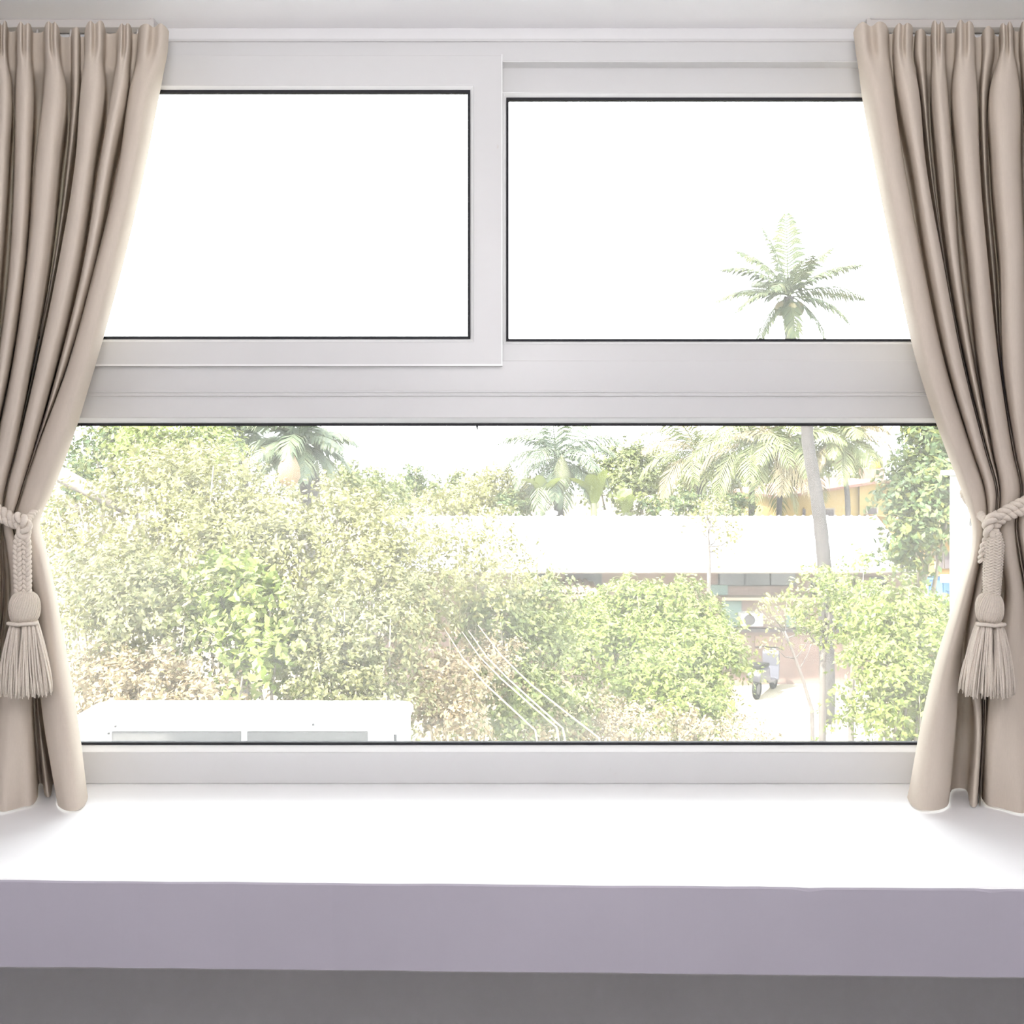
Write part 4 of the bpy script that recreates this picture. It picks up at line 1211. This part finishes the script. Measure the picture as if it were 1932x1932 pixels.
palm('palm with long hanging fronds right of the leaning trunk above the yellow house', (1592, 832), 25.2, [(1595, 900), (1600, 970)], crown(20, 91, -20),
     1.4, .55, 'frond', .07, 91, n=28, wid=.06, drymix=.2)
palm('blue green palm with a large tan sheath above the left thicket', (566, 838), 15, [(574, 870), (582, 905), (586, 960)], crown(22, 101, -25, 80, 60, 100),
     1.0, .38, 'frond_blue', .15, 101, n=28, wid=.065, pod=('pod', 545, 882, 42, 76))
palm('grey green palm half hidden behind the bushes left of the tan sheath', (455, 826), 17.5, [(458, 900), (460, 960)], crown(18, 111, -25, 80, 60, 100),
     1.1, .40, 'frond_blue', .10, 111, n=28, wid=.06)

# banana plants
def banana(label, x, ytop, d, k, seed, L):
    rr = random.Random(seed)
    b = P(x, 0, d); t = empty('banana_plant', (b.x, d, GZ)); tag(t, label, 'banana plant', 'banana plants behind the white roof')
    zt_ = EYE + (HOR - ytop) / F * d - GZ - L * .55
    MB().tube([(0, 0, 0), (.03, 0, zt_ * .5), (0, 0, zt_)], [.13, .11, .08], 9).build('stem', M['podgreen'], t, smooth=True)
    for i in range(k):
        az = 360 * i / k + rr.uniform(-20, 20)
        e0 = rr.uniform(64, 86); e1 = rr.uniform(-40, 50)
        ll = L * rr.uniform(.85, 1.15)
        p = Vector((0, 0, 0)); vs, fs = [], []
        NN = 12
        for j in range(NN + 1):
            u = j / NN
            a = math.radians(e0 + (e1 - e0) * u ** 1.5)
            wv = .26 * L / 1.5 * math.sin(math.pi * min(1, max(0.02, (u - .12) / .88))) ** .6 if u > .12 else .015
            up = Vector((-math.sin(a), 0, math.cos(a)))
            tear = .04 * rr.uniform(-1, 1)
            vs += [p + Vector((0, -wv, 0)) + up * wv * .35 + Vector((tear, 0, 0)), p, p + Vector((0, wv, 0)) + up * wv * .35 - Vector((tear, 0, 0))]
            p = p + Vector((math.cos(a), 0, math.sin(a))) * ll / NN
        for j in range(NN):
            for s in (0, 1):
                a = j * 3 + s
                fs.append((a, a + 1, a + 4, a + 3))
        o = MB().add(vs, fs).build('leaf', M['banana'], t, smooth=True)
        o.location = (0, 0, zt_ - .1 - .02 * i); o.rotation_euler = (0, 0, math.radians(az))
banana('broad leaved banana plant left of the middle roof vent', 1025, 905, 24.6, 7, 5, 1.1)
banana('broad leaved banana plant behind the middle roof vent', 1120, 900, 24.8, 7, 6, 1.2)
banana('small yellow green banana plant right of the middle roof vent', 1180, 930, 24.7, 6, 7, .9)

G3 = 'broadleaf trees beyond the thicket'
plant('tree', 'dense green tree at the right between the yellow house and the curtain', 'tree',
      [blob(1752, 850, 19, .55), blob(1775, 830, 19, .6), blob(1760, 910, 18.6, .6), blob(1718, 908, 18.8, .3), blob(1745, 965, 18.4, .45), blob(1700, 945, 18.6, .3), blob(1725, 1015, 18.2, .34), blob(1760, 1010, 18.4, .3), blob(1715, 1050, 18.2, .25)], 17000, .14, .16, 'leaf_deep', group=G3, seed=121, stems=8, sr=.05, base=(8.0, 19.5))
plant('tree', 'blue green tree rising behind the left curtain edge', 'tree',
      [blob(160, 870, 14, .55), blob(230, 850, 14, .5), blob(120, 910, 13.6, .45), blob(215, 820, 14.4, .3)], 9000, .085, .12, 'leaf_deep', group=G3, seed=122, stems=6, sr=.04)
plant('tree', 'yellow green tree top left under the window bar', 'tree',
      [blob(300, 850, 13, .45), blob(380, 850, 13, .42), blob(260, 835, 13.4, .3)], 9000, .07, .11, 'leaf_lime', group=G3, seed=123, stems=6, sr=.04)
plant('tree', 'pale tree behind the bush just right of the tan palm sheath', 'tree',
      [blob(690, 925, 20, .5), blob(650, 920, 19, .45), blob(740, 945, 21, .4)], 6000, .10, .14, 'leaf_mid', group=G3, seed=124, stems=5, sr=.05)
plant('tree', 'small pointed tree standing far off in the gap of sky', 'tree',
      [blob(780, 905, 48, .42, .4, .75), blob(778, 925, 48, .7, .6, .5)], 2600, .20, .2, 'leaf_deep', group=G3, seed=125, stems=3, sr=.06)
plant('tree', 'low hazy tree line far off right of the pointed tree', 'tree',
      [blob(820, 920, 50, .5), blob(860, 912, 52, .6), blob(900, 915, 50, .6), blob(725, 930, 50, .7), blob(770, 945, 50, .9), blob(850, 945, 49, .9)], 5000, .24, .25, 'leaf_mid', group=G3, seed=126, stems=6, sr=.06)
plant('tree', 'yellowing tree behind the left end of the white shed roof', 'tree',
      [blob(930, 930, 26, .7), blob(880, 950, 25, .6), blob(820, 965, 25, .6), blob(980, 940, 27, .6)], 8000, .12, .17, 'leaf_pale', group=G3, seed=127, stems=6, sr=.05)
plant('tree', 'round tree crown between the drooping palm and the right hand palms', 'tree',
      [blob(1180, 880, 30, .75), blob(1230, 880, 31, .7), blob(1130, 900, 30, .6), blob(1195, 935, 29, .8)], 8000, .16, .2, 'leaf_mid', group=G3, seed=128, stems=6, sr=.06)
plant('tree', 'dark green tree filling in behind the right hand palms', 'tree',
      [blob(1280, 915, 37, 1.1), blob(1360, 905, 38, 1.2), blob(1440, 900, 38, 1.2), blob(1520, 890, 38, 1.1), blob(1600, 880, 38, 1.0)], 12000, .18, .22, 'leaf_mid', group=G3, seed=129, stems=8, sr=.07)
plant('bush', 'low dark bush behind the shed ridge under the palms', 'bush',
      [blob(1380, 955, 25, .4), blob(1300, 960, 25, .4), blob(1240, 960, 25, .35), blob(960, 960, 25, .4)], 5000, .10, .12, 'leaf_deep', group=G, seed=130, stems=5, sr=.03)

# ---- motor scooter parked by the shed
so = empty('motor_scooter', tuple(Vector((P(1444, 0, 19.2).x, 19.2, GZ))), math.radians(58))
so.scale = (.85, .85, .85)
tag(so, 'dark motor scooter parked at the far end of the sandy yard', 'scooter')
def torus(mb, c, R, r, n=24, m=8):
    vs, fs = [], []
    for i in range(n):
        a = 2 * math.pi * i / n
        for j in range(m):
            b = 2 * math.pi * j / m
            q = R + r * math.cos(b)
            vs.append((c[0] + q * math.cos(a), c[1] + r * math.sin(b), c[2] + q * math.sin(a)))
    for i in range(n):
        for j in range(m):
            fs.append((i * m + j, i * m + (j + 1) % m, ((i + 1) % n) * m + (j + 1) % m, ((i + 1) % n) * m + j))
    return mb.add(vs, fs)
for x in (-.62, .62):
    wh = torus(MB(), (x, 0, .25), .19, .055).build('wheel', M['tyre'], so, smooth=True)
    MB().lathe((x, 0, .25), [(.01, -.05), (.13, -.04), (.13, .04), (.01, .05)], 18, 'y').build('hub', M['grille'], wh)
prism(MB(), [(-.80, .42), (-.30, .38), (-.12, .30), (.30, .24), (.42, .30), (.30, .36), (-.05, .40), (-.10, .68), (-.78, .72), (-.88, .60)], -.15, .15).build('body', M['scooter'], so, bevel=.04)
prism(MB(), [(-.80, .72), (-.10, .68), (-.06, .76), (-.45, .82), (-.82, .83)], -.13, .13).build('seat', M['tyre'], so, bevel=.03)
prism(MB(), [(.36, .28), (.44, .28), (.50, .85), (.44, .98), (.36, .90), (.40, .60)], -.20, .20).build('front_shield', M['scooter'], so, bevel=.03)
MB().tube([(.62, 0, .25), (.50, 0, .70), (.44, 0, 1.0)], .03, 8).build('fork', M['grille'], so)
MB().tube([(.30, -.33, 1.02), (.42, -.14, 1.04), (.44, 0, 1.02), (.42, .14, 1.04), (.30, .33, 1.02)], .018, 8).build('handlebar', M['tyre'], so)
prism(MB(), [(.44, .44), (.80, .44), (.86, .36), (.80, .50), (.60, .53), (.44, .50)], -.08, .08).build('front_mudguard', M['scooter'], so, bevel=.015)
MB().lathe((.53, 0, .92), [(.01, -.05), (.08, -.04), (.09, .03), (.02, .06)], 16, 'x').build('headlight', M['white_paint'], so, smooth=True)
for s in (-1, 1):
    MB().tube([(.40, s * .22, 1.04), (.40, s * .30, 1.16)], .008, 6).build('mirror_stalk', M['tyre'], so)
MB().tube([(-.05, .14, .28), (-.12, .22, .02)], .014, 6).build('stand', M['grille'], so)
